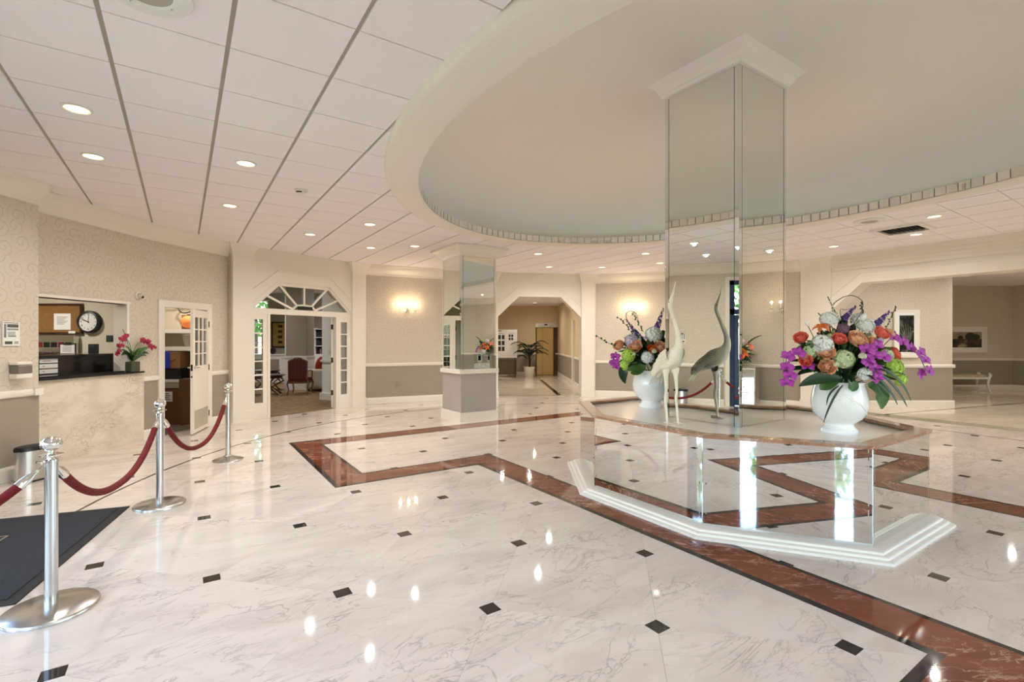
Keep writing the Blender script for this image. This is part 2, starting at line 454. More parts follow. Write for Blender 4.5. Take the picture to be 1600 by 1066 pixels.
# red marble band with black strips, an I-shaped figure round the centre
OUT = [(-3.38, 4.85), (3.38, 4.85), (3.38, 2.18), (1.69, 2.18), (1.69, -2.18), (3.38, -2.18), (3.38, -4.85), (-3.38, -4.85), (-3.38, -2.18), (-1.69, -2.18), (-1.69, 2.18), (-3.38, 2.18)]
def inset(poly, d):                                  # clockwise axis-parallel polygon, inward offset
    n = len(poly); res = []
    for i in range(n):
        p0, p1, p2 = poly[i - 1], poly[i], poly[(i + 1) % n]
        def nrm(a, b):
            l = sqrt((b[0] - a[0]) ** 2 + (b[1] - a[1]) ** 2); return ((b[1] - a[1]) / l, -(b[0] - a[0]) / l)
        n1, n2 = nrm(p0, p1), nrm(p1, p2)
        res.append((p1[0] + d * (n1[0] + n2[0]), p1[1] + d * (n1[1] + n2[1])))
    return res
def pw(p): return W(CA + p[0], CB + p[1])
O0, O1, O2, O3 = OUT, inset(OUT, 0.055), inset(OUT, 0.365), inset(OUT, 0.405)
lerp = lambda p, q, t: (p[0] + (q[0] - p[0]) * t, p[1] + (q[1] - p[1]) * t)
for i in range(12):
    j = (i + 1) % 12
    for A, B, nm, m_, z in ((O0, O1, 'border_strip', M_BLACK, 0.0016), (O2, O3, 'border_strip', M_BLACK, 0.0016)):
        MB().prism([pw(A[i]), pw(A[j]), pw(B[j]), pw(B[i])], -0.005, z).obj(nm, m_, floor)
    ln = sqrt((O1[i][0] - O1[j][0]) ** 2 + (O1[i][1] - O1[j][1]) ** 2); n = max(1, round(ln / 1.25))
    for k in range(n):
        g = 0.0012 / ln
        t0, t1 = k / n + (g if k else 0), (k + 1) / n - (g if k < n - 1 else 0)
        q4 = [lerp(O1[i], O1[j], t0), lerp(O1[i], O1[j], t1), lerp(O2[i], O2[j], t1), lerp(O2[i], O2[j], t0)]
        c = pw((sum(p[0] for p in q4) / 4, sum(p[1] for p in q4) / 4))
        MB().prism([(pw(p)[0] - c[0], pw(p)[1] - c[1]) for p in q4], -0.005, 0.0015).obj('border_slab', M_RED, floor, (c[0], c[1], 0))
# thin black oval line that follows the walls
EA, EB = 5.95, 6.95
for k in range(24):
    mb = MB(); inn = []; out = []
    for s_ in range(5):
        t = 2 * pi * (k + s_ / 4) / 24
        inn.append(W(CA + (EA - .014) * cos(t), CB + (EB - .014) * sin(t))); out.append(W(CA + (EA + .014) * cos(t), CB + (EB + .014) * sin(t)))
    mb.prism(inn + out[::-1], -0.005, 0.001).obj('oval_line', M_BLACK, floor)

# ------------------------------------------------------------------ ceiling
def ell_pt(t, s=1.0, d=0.0): return W(CA + (RA * s + d) * cos(t), CB + (RB * s + d) * sin(t))
NC = 96
mb = MB(); v = []; f = []
for k in range(NC):
    t = 2 * pi * k / NC
    ai, bi = (RA + .2) * cos(t), (RB + .2) * sin(t)
    ang = atan2(bi, ai); r = outline_radius(ang) + 0.14
    pi_ = W(CA + ai, CB + bi); po = W(CA + r * cos(ang), CB + r * sin(ang))
    v += [(pi_[0], pi_[1], 3.325), (po[0], po[1], 3.325), (pi_[0], pi_[1], 3.40), (po[0], po[1], 3.40)]
for k in range(NC):
    a, b = 4 * k, 4 * ((k + 1) % NC)
    f += [(a, a + 1, b + 1, b), (a + 2, b + 2, b + 3, a + 3), (a, b, b + 2, a + 2), (a + 1, a + 3, b + 3, b + 1)]
ceiling = mb.add(v, f).obj('ceiling', M_TBAR); struct(ceiling, 'suspended lobby ceiling of white tiles in a grey grid')
T = 0.6096; GA, GB = 0.2333, 3.4553
shared = {}
near_c, rest = [], MB()
for i in range(-14, 24):
    for j in range(-22, 24):
        a0, b0 = GA + i * T, GB + j * T
        poly = [(a0 + .013, b0 + .0055), (a0 + T - .013, b0 + .0055), (a0 + T - .013, b0 + T - .0055), (a0 + .013, b0 + T - .0055)]
        full = list(poly)
        if not any(inside(p[0], p[1], 0.1) for p in poly): continue
        # cut against the ring (tangent under the ring's width) and the walls
        cxx, cyy = a0 + T / 2 - CA, b0 + T / 2 - CB
        t = atan2(cyy / (RB + .15), cxx / (RA + .15))
        ex, ey = (RA + .15) * cos(t), (RB + .15) * sin(t); nx, ny = cos(t) / (RA + .15), sin(t) / (RB + .15)
        poly = clip_poly(poly, nx, ny, nx * (CA + ex) + ny * (CB + ey))
        if len(poly) < 3: continue
        poly = clip_outline(poly, (a0 + T / 2, b0 + T / 2), 0.1)
        if len(poly) < 3: continue
        c = (a0 + T / 2, b0 + T / 2); x, y = W(*c)
        loc = [(p[0] - c[0], p[1] - c[1]) for p in poly]
        if in_view(x, y, CEIL, 150): near_c.append((x * x + y * y, x, y, loc, len(poly) == 4 and sum(abs(p[0] - q_[0]) + abs(p[1] - q_[1]) for p, q_ in zip(poly, full)) < 1e-6))
        else: rest.prism([(x + CT * u - ST * w_, y + ST * u + CT * w_) for u, w_ in loc], CEIL, CEIL + .016)
near_c.sort(key=lambda e: e[0])
ct_mesh = None
for n_, (d2, x, y, loc, whole) in enumerate(near_c):
    if n_ >= 298:
        rest.prism([(x + CT * u - ST * w_, y + ST * u + CT * w_) for u, w_ in loc], CEIL, CEIL + .016); continue
    if whole:
        if ct_mesh is None: ct_mesh = MB().prism(loc, 0, .016).mesh('ceiling_tile', M_TILE)
        link('ceiling_tile', ct_mesh, ceiling, (x, y, CEIL), TH)
    else:
        MB().prism(loc, 0, .016).obj('ceiling_tile', M_TILE, ceiling, (x, y, CEIL), TH)
o = rest.obj('ceiling_tile', M_TILE, ceiling); o['kind'] = 'stuff'

# oval ring with its mirror strips, cove light and dome
RZ = 3.24
mb = MB(); v = []; f = []
prof = [(0.33, 3.325), (0.33, 3.285), (0.315, 3.262), (0.295, 3.25), (0.26, 3.242), (0.10, RZ), (0.0, RZ + .001), (-0.020, RZ + .004), (-0.024, RZ + .010), (-0.020, RZ + .018), (0.0, RZ + .02), (0.0, 3.352), (0.05, 3.352), (0.05, 3.33)]
for k in range(160):
    t = 2 * pi * k / 160
    for d, z in prof:
        p = ell_pt(t, 1.0, d); v.append((p[0], p[1], z))
m_ = len(prof)
for k in range(160):
    for q_ in range(m_ - 1):
        a = k * m_ + q_; b = ((k + 1) % 160) * m_ + q_
        f.append((a, a + 1, b + 1, b))
ring = mb.add(v, f, True).obj('trim_1', M_RING); struct(ring, 'smooth white oval ring round the raised dome')
NM = 182
strip = MB().box(-0.0535, -0.004, 0, 0.0535, 0.004, 0.10).mesh('mirror_strip', M_MIRROR2)
# equal arc length spacing
ts = []; acc = 0; last = ell_pt(0); fine = 4000
lens = [0.0]
for k in range(1, fine + 1):
    p = ell_pt(2 * pi * k / fine); acc += sqrt((p[0] - last[0]) ** 2 + (p[1] - last[1]) ** 2); last = p; lens.append(acc)
kk = 0
for n_ in range(NM):
    target = acc * (n_ + .5) / NM
    while lens[kk] < target: kk += 1
    t = 2 * pi * kk / fine
    p = ell_pt(t, 1.0, -0.012); p2 = ell_pt(t + .001, 1.0, -0.012)
    ang = atan2(p2[1] - p[1], p2[0] - p[0]) + random.uniform(-.09, .09)
    link('mirror_strip', strip, ring, (p[0], p[1], 3.262), ang)
mb = MB(); bi, bo = [], []
for k in range(161):
    p = ell_pt(2 * pi * k / 160, 1.0, .001); bi += [(p[0], p[1], 3.258), (p[0], p[1], 3.354)]
mb.add(bi, [(2 * k, 2 * k + 1, 2 * k + 3, 2 * k + 2) for k in range(160)]).obj('seam_backing', M_SEAM, ring)
dome = MB(); v = []; f = []
NR = 40
DT = 4.18
for j in range(NR + 1):
    rho = (1 - (1 - j / NR) ** 1.8) * 1.12
    z = 3.40 + (DT - 3.40) * (1 - min(1, rho / 1.12) ** 6.0) ** 0.6
    for k in range(96):
        t = 2 * pi * k / 96; p = ell_pt(t, rho); v.append((p[0], p[1], z))
for j in range(NR):
    for k in range(96):
        f.append((j * 96 + k, j * 96 + (k + 1) % 96, (j + 1) * 96 + (k + 1) % 96, (j + 1) * 96 + k))
dome = dome.add(v, f, True).obj('ceiling_dome', M_DOME); struct(dome, 'raised oval dome of smooth cream plaster')
mb = MB()
mb.tube([(*ell_pt(2 * pi * k / 120, 1.0, 0.14), 3.372) for k in range(121)], 0.008, 6).obj('cove_light', M_COVE, ring)

# ------------------------------------------------------------------ walls
def seg_frame(p0, p1):
    dx, dy = p1[0] - p0[0], p1[1] - p0[1]
    return sqrt(dx * dx + dy * dy), atan2(dy, dx)
def crown_profile(): return [(0, 3.31), (-.16, 3.31), (-.16, 3.285), (-.145, 3.27), (-.135, 3.235), (-.11, 3.20), (-.075, 3.17), (-.05, 3.145), (-.03, 3.12), (-.022, 3.08), (0, 3.07)]
def spans(L, holes, z):
    res = []; x = 0
    for h in sorted(holes):
        if h[2] < z < h[3] or h[2] <= 0.01 and z < h[3]:
            if h[0] > x: res.append((x, h[0]))
            x = h[1]
    if x < L: res.append((x, L))
    return res
def wall(name, p0, p1, holes=(), z1=CEIL, th=0.14, crown=True, dado=True, paper=M_PAPER, label=None, grey=M_GREY, rail=True, base=True, ext=0.0):
    L, a = seg_frame(p0, p1)
    mb = MB(); x = 0
    for h in sorted(holes):
        if h[0] > x: mb.box(x, 0, 0, h[0], th, z1)
        if h[2] > 0.01: mb.box(h[0], 0, 0, h[1], th, h[2])
        if h[3] < z1: mb.box(h[0], 0, h[3], h[1], th, z1)
        x = h[1]
    mb.box(x, 0, 0, L, th, z1)
    w = mb.obj(name, paper, None, (p0[0], p0[1], 0), a); struct(w, label)
    if dado:
        for s0, s1 in spans(L, holes, 0.5): MB().box(s0, -.006, .13, s1, 0, .9).obj('wainscot', grey, w)
    if rail:
        for s0, s1 in spans(L, holes, 0.94):
            MB().prism_x([(0, .895), (-.022, .895), (-.03, .91), (-.034, .94), (-.03, .962), (-.012, .972), (0, .972)], s0, s1).obj('chair_rail', M_TRIM, w)
    if base:
        for s0, s1 in spans(L, holes, 0.06):
            MB().prism_x([(0, 0), (-.025, 0), (-.025, .12), (-.016, .15), (0, .155)], s0, s1).obj('baseboard', M_TRIM, w)
    if crown:
        MB().prism_x(crown_profile(), -ext, L + ext).obj('crown_molding', M_WHITE, w)
    return w
def capital(x0, x1, y0, z0, z1, flare):              # curved flare at a pilaster's head
    mb = MB(); n = 7; v = []; f = []
    for k in range(n + 1):
        t = k / n; e = flare * (1 - cos(t * pi / 2)); z = z0 + (z1 - z0) * t
        v += [(x0 - e, 0.0, z), (x1 + e, 0.0, z), (x1 + e, y0 - e, z), (x0 - e, y0 - e, z)]
    for k in range(n):
        for i in range(4):
            f.append((4 * k + i, 4 * k + (i + 1) % 4, 4 * (k + 1) + (i + 1) % 4, 4 * (k + 1) + i))
    f += [(3, 2, 1, 0), tuple(4 * n + i for i in range(4))]
    return mb.add(v, f)
def portal(name, p0, p1, pil=0.36, th=0.16, top=2.68, ch=0.57, label=None, steps=False, py=-0.07):
    L, a = seg_frame(p0, p1); zb = top - 0.54
    hole = [(pil, 0), (pil, zb), (pil + ch, top), (L - pil - ch, top), (L - pil, zb), (L - pil, 0)]
    mb = MB()
    mb.prism_y([(0, 0), (pil, 0), (pil, zb), (pil + ch, top), (pil + ch, CEIL), (0, CEIL)], 0, th)
    mb.prism_y([(L, 0), (L - pil, 0), (L - pil, zb), (L - pil - ch, top), (L - pil - ch, CEIL), (L, CEIL)], 0, th)
    mb.box(pil + ch, 0, top, L - pil - ch, th, CEIL)
    w = mb.obj(name, M_WHITE, None, (p0[0], p0[1], 0), a); struct(w, label)
    for s in (0, 1):
        x0, x1 = (0, pil) if s == 0 else (L - pil, L)
        MB().box(x0, py, 0.0, x1, 0, 3.02).obj('pilaster', M_WHITE, w)
        MB().box(x0 - .012, py - .014, 0, x1 + .012, 0, .2).obj('plinth', M_WHITE, w)
        MB().box(x0 - .004, py - .006, .955, x1 + .004, 0, .968).obj('chair_rail', M_WHITE, w)
        capital(x0, x1, py, 3.02, CEIL, 0.10).obj('capital', M_WHITE, w)
    inn = [(pil, zb - .0), (pil + ch, top), (L - pil - ch, top), (L - pil, zb)]
    for w0, w1, d in ((0.0, 0.055, .03), (0.055, 0.20, .018), (0.20, 0.235, .032)):
        def off(o_):
            k = o_ * 0.414
            return [(pil + 1e-4, zb + o_ * 1.45), (pil + ch - k * .3, top + o_), (L - pil - ch + k * .3, top + o_), (L - pil - 1e-4, zb + o_ * 1.45)]
        A, B = off(w0), off(w1)
        mb = MB()
        for i in range(3): mb.prism_y([A[i], A[i + 1], B[i + 1], B[i]], -d, 0)
        mb.obj('arch_molding', M_WHITE, w)
    if steps:
        for z, d in ((2.99, .03), (3.06, .055), (3.13, .085), (3.20, .12)):
            MB().box(pil, -d, z, L - pil, 0, CEIL).obj('frieze_step', M_WHITE, w)
    return w

wall('wall_left', L1, L2, label='short scroll papered wall beside the service desk', crown=True)
# return beside the desk
wl_ = wall('wall_left', L2, (-5.74, 5.68), dado=False, rail=False, base=False, crown=False)
p = MB().box(-5.72, 5.56, .895, -5.40, 5.66, .972).obj('trim_2', M_TRIM); struct(p, 'white chair rail end cap beside the marble desk')
DKA, DKB = (-5.74, 5.68), (-5.62, 7.45)
LDK, ADK = seg_frame(DKA, DKB)
desk_wall = wall('wall_left', DKA, DKB, holes=[(0.06, 1.52, 1.06, 2.05)], dado=False, rail=False, base=False, label='papered wall over the service desk window', ext=.04)
WBA, WBB = (-5.62, 7.45), (-5.275, 9.13)
LB, AWB = seg_frame(WBA, WBB)
door_wall = wall('wall_left', WBA, WBB, holes=[(0.36, 1.20, 0.0, 2.05)], th=.06, label='papered wall round the storeroom door', ext=.04)
po1 = portal('wall_back', P1A, P1B, label='white portal wall with octagonal arch round the french doors')
MB().box(0.0, -.01, 0, -.006, .5, CEIL).obj('return_panel', M_PAPER, po1)
wall_sc1 = wall('wall_back', (-3.52, 11.61), (-0.75, 12.90), label='papered wall with the crystal sconce behind the smaller mirrored pillar')
po2 = portal('wall_back', P2A, P2B, label='white portal wall opening to the lift hall')
wall_sc2 = wall('wall_back', (2.24, 13.46), (5.47, 12.48), label='papered wall with a sconce behind the tall bouquet')
wall('wall_right', (5.47, 12.48), P3A, label='short papered wall beside the wide hall portal')
po3 = portal('wall_right', P3A, P3B, pil=0.62, th=0.42, top=2.70, label='wide white portal to the picture hall', steps=True, py=-.05)
wall_r1 = wall('wall_right', (9.30, 6.86), R1, label='papered wall behind the mirrored chest')
wall('wall_right', R1, R2, label='papered side wall past the mirrored chest')
REARW = []
def window(name, wobj, x0, x1, z0, z1, nx, nz, m_=M_TRIM, label=None, fr=.06, y=0.05):
    o = MB().box(x0, y - .04, z0, x0 + fr, y + .04, z1).box(x1 - fr, y - .04, z0, x1, y + .04, z1).box(x0 + fr, y - .04, z0, x1 - fr, y + .04, z0 + fr).box(x0 + fr, y - .04, z1 - fr, x1 - fr, y + .04, z1).obj(name, m_)
    o.location = wobj.location; o.rotation_euler = wobj.rotation_euler
    struct(o, label)
    wx, wz = (x1 - x0 - 2 * fr) / nx, (z1 - z0 - 2 * fr) / nz
    for i in range(1, nx): MB().box(x0 + fr + wx * i - .018, y - .03, z0 + fr, x0 + fr + wx * i + .018, y + .03, z1 - fr).obj('mullion', m_, o)
    for j in range(1, nz): MB().box(x0 + fr, y - .025, z0 + fr + wz * j - .015, x1 - fr, y + .025, z0 + fr + wz * j + .015).obj('muntin', m_, o)
    for i in range(nx):
        for j in range(nz):
            MB().box(x0 + fr + wx * i, y - .004, z0 + fr + wz * j, x0 + fr + wx * (i + 1), y + .004, z0 + fr + wz * (j + 1)).obj('pane', M_GLASS, o)
    return o
def portal_light(wobj, x0, x1, z0, z1):
    l = bpy.data.lights.new('daylight_portal', 'AREA'); l.shape = 'RECTANGLE'; l.size = x1 - x0; l.size_y = z1 - z0
    l.cycles.is_portal = True
    o = bpy.data.objects.new('daylight_portal', l); COL.objects.link(o); o.parent = wobj
    o.location = ((x0 + x1) / 2, .16, (z0 + z1) / 2); o.rotation_euler = (radians(-90), 0, 0)
rear = [(R2, R3, 'wall_right'), (R3, B1, 'wall_front'), (B1, B2, 'wall_front'), (B2, B3, 'wall_front'), (B3, B4, 'wall_front'), (B4, B5, 'wall_front'), (B5, L0, 'wall_left')]
wi = 10
for p0, p1, nm in rear:
    L, a = seg_frame(p0, p1)
    if p0 in (B1, B2, B3):
        n = 3 if p0 == B1 else 2; pw_ = .42; gap = (L - n * pw_) / (n + 1); hs = [(gap + k * (pw_ + gap), gap + k * (pw_ + gap) + pw_, 0.25, 2.7) for k in range(n)]
        w = wall(nm, p0, p1, holes=hs)
        for h in hs: window('window_%d' % wi, w, *h, 1, 2); portal_light(w, *h); wi += 1
    elif p0 in (R2, R3, B4, B5):  # wide windows out of the mirrors' view, put in for extra daylight
        w = wall(nm, p0, p1, holes=[(0.3, L - .3, 0.25, 2.85)])
        window('window_%d' % wi, w, 0.3, L - .3, 0.25, 2.85, 3, 2); portal_light(w, .3, L - .3, .25, 2.85); wi += 1
    else: wall(nm, p0, p1)
# entrance on the left wall
LE, AE = seg_frame(L0, L1)
ent = wall('wall_left', L0, L1, holes=[(0.35, LE - .12, 0.0, 2.9)], dado=False, rail=False, base=False)
portal_light(ent, .35, LE - .12, 0.0, 2.9)

# added posts, unseen behind the outline corners, that block leaking daylight
for n_, p in enumerate([P1B, P2A, P2B, (5.47, 12.48), P3A, P3B, R1, R2, R3, B1, B2, B3, B4, B5, L0, L1]):
    a, b = AB(*p); d = Vector((a - CA, b - CB)).normalized(); c = W(a + d.x * .17, b + d.y * .17)
    t = MB().lathe([(.15, 0), (.15, CEIL)], 10, smooth=False).obj('trim_%d' % (20 + n_), M_WHITE, None, (c[0], c[1], 0)); struct(t)

# ------------------------------------------------------------------ service desk, storeroom door, french doors, entrance
def on_wall(p, a, x, y, z):                          # wall frame -> world
    return (p[0] + cos(a) * x - sin(a) * y, p[1] + sin(a) * x + cos(a) * y, z)
t = MB().box(-.02, -.055, 0, LDK - .02, 0.0, 1.035).obj('trim_3', M_DESK, None, (*DKA, 0), ADK); struct(t, 'veined cream marble front of the service desk')
ledge = thing('desk_counter', 'black granite counter of the service window over veined marble', 'counter', (*DKA, 0), ADK)
MB().box(-.02, -.10, 1.035, LDK - .06, .02, 1.06).obj('slab', M_GRANITE, ledge)
MB().box(.062, .02, 1.06, 1.50, .14, 1.075).box(.062, .14, 1.06, 1.95, .36, 1.075).obj('inner_ledge', M_GRANITE, ledge)
MB().box(.062, .36, 1.06, 1.95, .40, 1.30).obj('riser', M_GRANITE, ledge)
MB().box(.062, .30, 1.30, 1.95, .62, 1.325).obj('top', M_GRANITE, ledge)
for k, nm in enumerate(('topmost', 'middle', 'lowest')):
    c = MB().box(.585, .350, 1.225 - k * .068, .82, .3595, 1.28 - k * .068).obj('name_card', M_PAPERW, None, (*DKA, 0), ADK)
    tag(c, '%s of three cream cards stuck on the black desk riser' % nm, 'card', 'cream cards on the desk riser')
    MB().box(.62, .348, 1.248 - k * .068, .73 if k == 0 else .65, .350, 1.255 - k * .068).obj('print_line', mat('red_ink', lin(150, 70, 60), .7) if k == 0 else M_INK, c)
# reveal of the service window
fr = MB().box(.06, .0, 2.05, 1.52, .2, 2.09).box(.04, -.012, 1.06, .06, .14, 2.09).box(1.50, -.012, 1.06, 1.54, .2, 2.09).box(.04, -.015, 2.05, 1.56, 0, 2.085).obj('trim_4', M_TRIM, None, (*DKA, 0), ADK); struct(fr, 'white trim round the service window')

# storeroom door
dr = MB().box(.26, -.035, 0, .36, .065, 2.05).box(1.20, -.035, 0, 1.30, .065, 2.05).box(.26, -.035, 2.05, 1.30, .065, 2.16).obj('door_1', M_TRIM, None, (*WBA, 0), AWB); struct(dr, 'cream frame of the storeroom door')
hx = on_wall(WBA, AWB, 1.19, -.04, 0)
leaf = thing('storeroom_door', 'cream half glazed door standing open beside the service desk', 'door', (hx[0], hx[1], 0), AWB + pi - radians(-28)); leaf['kind'] = 'thing'
mb = MB(); DW = .80
mb.box(0, -.02, .02, .10, .02, 2.02).box(DW - .10, -.02, .02, DW, .02, 2.02).box(.10, -.02, .02, DW - .1, .02, 1.10).box(.1, -.02, 1.90, DW - .1, .02, 2.02)
mb.obj('door_leaf', M_WHITE, leaf)
for i in range(4):
    x = .10 + .2 * i
    if 0 < i < 3: MB().box(x - .03, -.018, 1.10, x + .03, .018, 1.90).obj('mullion', M_WHITE, leaf)
for j in range(1, 4): MB().box(.10, -.014, 1.10 + .2 * j - .01, DW - .10, .014, 1.10 + .2 * j + .01).obj('muntin', M_WHITE, leaf)
for i in range(3):
    for j in range(4): MB().box(.105 + .2 * i, -.004, 1.11 + .2 * j, .295 + .2 * i, .004, 1.29 + .2 * j).obj('pane', M_GLASS, leaf)
for i in range(7): MB().box(.13 + i * .085, .0195, .42, .135 + i * .085, .022, 1.06).obj('groove', M_TRIM, leaf)
for s_ in (-1, 1):
    MB().box(.06, s_ * .020, .08, DW - .06, s_ * .024, .38).obj('kick_plate', mat('kick_plate', lin(190, 184, 168), .35, .2), leaf)
    h = MB().lathe([(.026, 0), (.026, .012), (.012, .014), (.012, .05)], 16).obj('handle', M_CHROME, leaf, (DW - .055, s_ * .02, 1.08)); h.rotation_euler = (radians(-90 * s_), 0, 0)
    MB().tube([(DW - .055, s_ * .065, 1.08), (DW - .10, s_ * .068, 1.08), (DW - .17, s_ * .066, 1.075)], [.011, .010, .008], 8).obj('lever', M_CHROME, leaf)
MB().box(DW - .002, -.014, 1.03, DW + .003, .014, 1.13).obj('latch_plate', M_DARK, leaf); MB().box(DW - .002, -.01, .92, DW + .003, .01, .95).obj('bolt_plate', M_DARK, leaf)
for z in (.25, 1.05, 1.8): MB().tube([(0, .024, z - .05), (0, .024, z + .05)], .009, 8).obj('hinge', mat('bronze', lin(60, 46, 34), .4, .7), leaf)

# french door portal: transom fan, sidelights, open leaves
LP1, AP1 = seg_frame(P1A, P1B)
PL = .36; xL, xR = PL, LP1 - PL
fan = thing('window_1', None, None, (*P1A, 0), AP1); struct(fan, 'fan shaped transom window over the french doors')
FR = [(xL, 2.14), (xL + .57, 2.68), (xR - .57, 2.68), (xR, 2.14)]
mb = MB()
mb.box(xL, .01, 2.04, xR, .11, 2.15)
def bar2(mb, p, q, w, y0, y1):
    dx, dz = q[0] - p[0], q[1] - p[1]; l = sqrt(dx * dx + dz * dz); nx, nz = -dz / l * w / 2, dx / l * w / 2
    return mb.prism_y([(p[0] + nx, p[1] + nz), (q[0] + nx, q[1] + nz), (q[0] - nx, q[1] - nz), (p[0] - nx, p[1] - nz)], y0, y1)
bar2(mb, (xL, 2.14), (xL + .57, 2.68), .09, .0, .12); bar2(mb, (xL + .55, 2.66), (xR - .55, 2.66), .09, .0, .12); bar2(mb, (xR - .57, 2.68), (xR, 2.14), .09, .0, .12)
mb.obj('frame', M_WHITE, fan)
cx = (xL + xR) / 2; hub = (cx, 2.17)
ends = [(xL + .30, 2.42), (xL + .59, 2.64), (cx, 2.64), (xR - .59, 2.64), (xR - .30, 2.42)]
st = [(cx - .26, 2.16), (cx - .17, 2.24), (cx, 2.26), (cx + .17, 2.24), (cx + .26, 2.16)]
for s0, e in zip(st, ends): bar2(MB(), s0, e, .042, .03, .09).obj('spoke', M_WHITE, fan)
mb = MB()
for i in range(4): bar2(mb, st[i], st[i + 1], .04, .03, .09)
mb.obj('hub', M_WHITE, fan)
MB().box(cx - .16, -.01, 2.155, cx + .16, .02, 2.225).obj('plaque', M_DARK, fan)
poly = [(xL + .05, 2.15), (xL + .30, 2.42), (xL + .59, 2.64), (cx, 2.64), (xR - .59, 2.64), (xR - .30, 2.42), (xR - .05, 2.15)]
for i in range(6): MB().prism_y([poly[i], poly[i + 1], (cx, 2.16)], .055, .06).obj('pane', M_GLASS, fan)
SLW = .335
for n_, x0 in ((2, xL), (3, xR - SLW)):
    sl = thing('window_%d' % n_, None, None, (*P1A, 0), AP1); struct(sl, 'narrow six pane sidelight beside the french doors')
    fw = .085
    MB().box(x0, .02, 0, x0 + fw, .08, 2.04).box(x0 + SLW - fw, .02, 0, x0 + SLW, .08, 2.04).box(x0 + fw, .02, 0, x0 + SLW - fw, .08, .30).box(x0 + fw, .02, 1.93, x0 + SLW - fw, .08, 2.04).obj('frame', M_WHITE, sl)
    hh = (1.93 - .30) / 6
    for j in range(1, 6): MB().box(x0 + fw, .03, .30 + hh * j - .013, x0 + SLW - fw, .07, .30 + hh * j + .013).obj('muntin', M_WHITE, sl)
    for j in range(6): MB().box(x0 + fw, .047, .30 + hh * j, x0 + SLW - fw, .053, .30 + hh * (j + 1)).obj('pane', M_GLASS, sl)
dj = MB().box(xL + SLW, .0, 0, xL + SLW + .05, .13, 2.04).box(xR - SLW - .05, .0, 0, xR - SLW, .13, 2.04).obj('door_2', M_WHITE, None, (*P1A, 0), AP1); struct(dj, 'white jambs of the french doors')
for s_, x0, ang in ((1, xL + SLW + .05, radians(64)), (-1, xR - SLW - .05, radians(55.5))):
    o = on_wall(P1A, AP1, x0, .14, 0)
    lf = thing('french_door', 'white glazed door leaf folded open on the %s side of the lounge doorway' % ('service desk' if s_ > 0 else 'sconce'), 'door', (o[0], o[1], 0), AP1 + ang, 'french door leaves'); lf['kind'] = 'thing'
    w = .60
    MB().box(0, -.02, .01, .1, .02, 2.03).box(w - .1, -.02, .01, w, .02, 2.03).box(.1, -.02, .01, w - .1, .02, .32).box(.1, -.02, 1.92, w - .1, .02, 2.03).obj('door_leaf', M_WHITE, lf)
    for j in range(1, 5): MB().box(.1, -.015, .32 + .32 * j - .012, w - .1, .015, .32 + .32 * j + .012).obj('muntin', M_WHITE, lf)
    MB().box(w / 2 - .012, -.0145, .32, w / 2 + .012, .0145, 1.92).obj('mullion', M_WHITE, lf)
    MB().box(.1, -.003, .32, w - .1, .003, 1.92).obj('pane', M_GLASS, lf)
    for z in (.35, 1.08, 1.82): MB().box(-.025, -.03, z - .055, .025, .03, z + .055).obj('hinge', mat('bronze', lin(60, 46, 34), .4, .7), lf)

# entrance: navy framed glass doors (seen in the mirrors)
e0, e1 = .35, LE - .12
en = thing('door_3', None, None, (*L0, 0), AE); struct(en, 'navy framed glass entrance doors')
mb = MB().box(e0, .0, 0, e0 + .10, .12, 2.9).box(e1 - .10, .0, 0, e1, .12, 2.9).box(e0, .0, 2.8, e1, .12, 2.9).box(e0, 0, 2.12, e1, .12, 2.24)
mb.obj('frame', M_NAVY, en)
MB().box(e0 - .09, -.03, 0, e0, .0, 2.98).box(e1, -.03, 0, e1 + .09, .0, 2.98).box(e0, -.03, 2.9, e1, 0, 2.98).obj('architrave', M_TRIM, en)
wd = (e1 - e0 - .2) / 4
for k in range(4):
    x0 = e0 + .1 + wd * k
    lf = MB().box(x0, .03, .02, x0 + .09, .08, 2.11).box(x0 + wd - .09, .03, .02, x0 + wd, .08, 2.11).box(x0 + .09, .03, .02, x0 + wd - .09, .08, .30).box(x0 + .09, .03, 2.0, x0 + wd - .09, .08, 2.11).box(x0 + .09, .03, .98, x0 + wd - .09, .08, 1.08).obj('door_panel', M_NAVY, en)
    MB().box(x0 + .09, .052, .30, x0 + wd - .09, .058, .98).obj('pane', M_GLASS, lf)
    MB().box(x0 + .09, .052, 1.08, x0 + wd - .09, .058, 2.0).obj('pane', M_GLASS, lf)
    MB().box(x0, .052, 2.24, x0 + wd, .058, 2.8).obj('pane', M_GLASS, lf)

# ------------------------------------------------------------------ mirrored pillars
def mirror_faces(root, half, z0, z1, strip, lean):
    for k in range(4):
        a = k * pi / 2
        g = link('mirror_face', None, root, (0, 0, 0), a); g.empty_display_size = .05
        m_ = half - strip
        MB().box(-m_ + .004, half - .008, z0, m_ - .004, half, z1).obj('mirror_panel', M_MIRROR, g)
        for s_ in (-1, 1):
            d = lean * strip
            x0, x1 = s_ * (m_ + .002), s_ * half
            MB().prism([(x0, half - .008), (x0, half + .001), (x1, half + .001 - d), (x1, half - .008)], z0, z1).obj('bevel_strip', M_MIRROR2, g)
PC = W(4.58, 2.94)
pillar = thing('mirrored_pillar', 'tall mirrored square pillar rising from the octagonal mirrored pedestal', 'pillar', (*PC, 0), TH); pillar['kind'] = 'thing'
MB().box(-.395, -.395, .735, .395, .395, 4.03).obj('core', M_SEAM, pillar)
mirror_faces(pillar, .408, .737, 4.02, .045, .035)
mb = MB(); prof = [(0.0, 4.02), (.02, 4.03), (.03, 4.06), (.045, 4.07), (.06, 4.11), (.10, 4.15), (.13, 4.175), (.13, 4.19)]
v = []; f = []
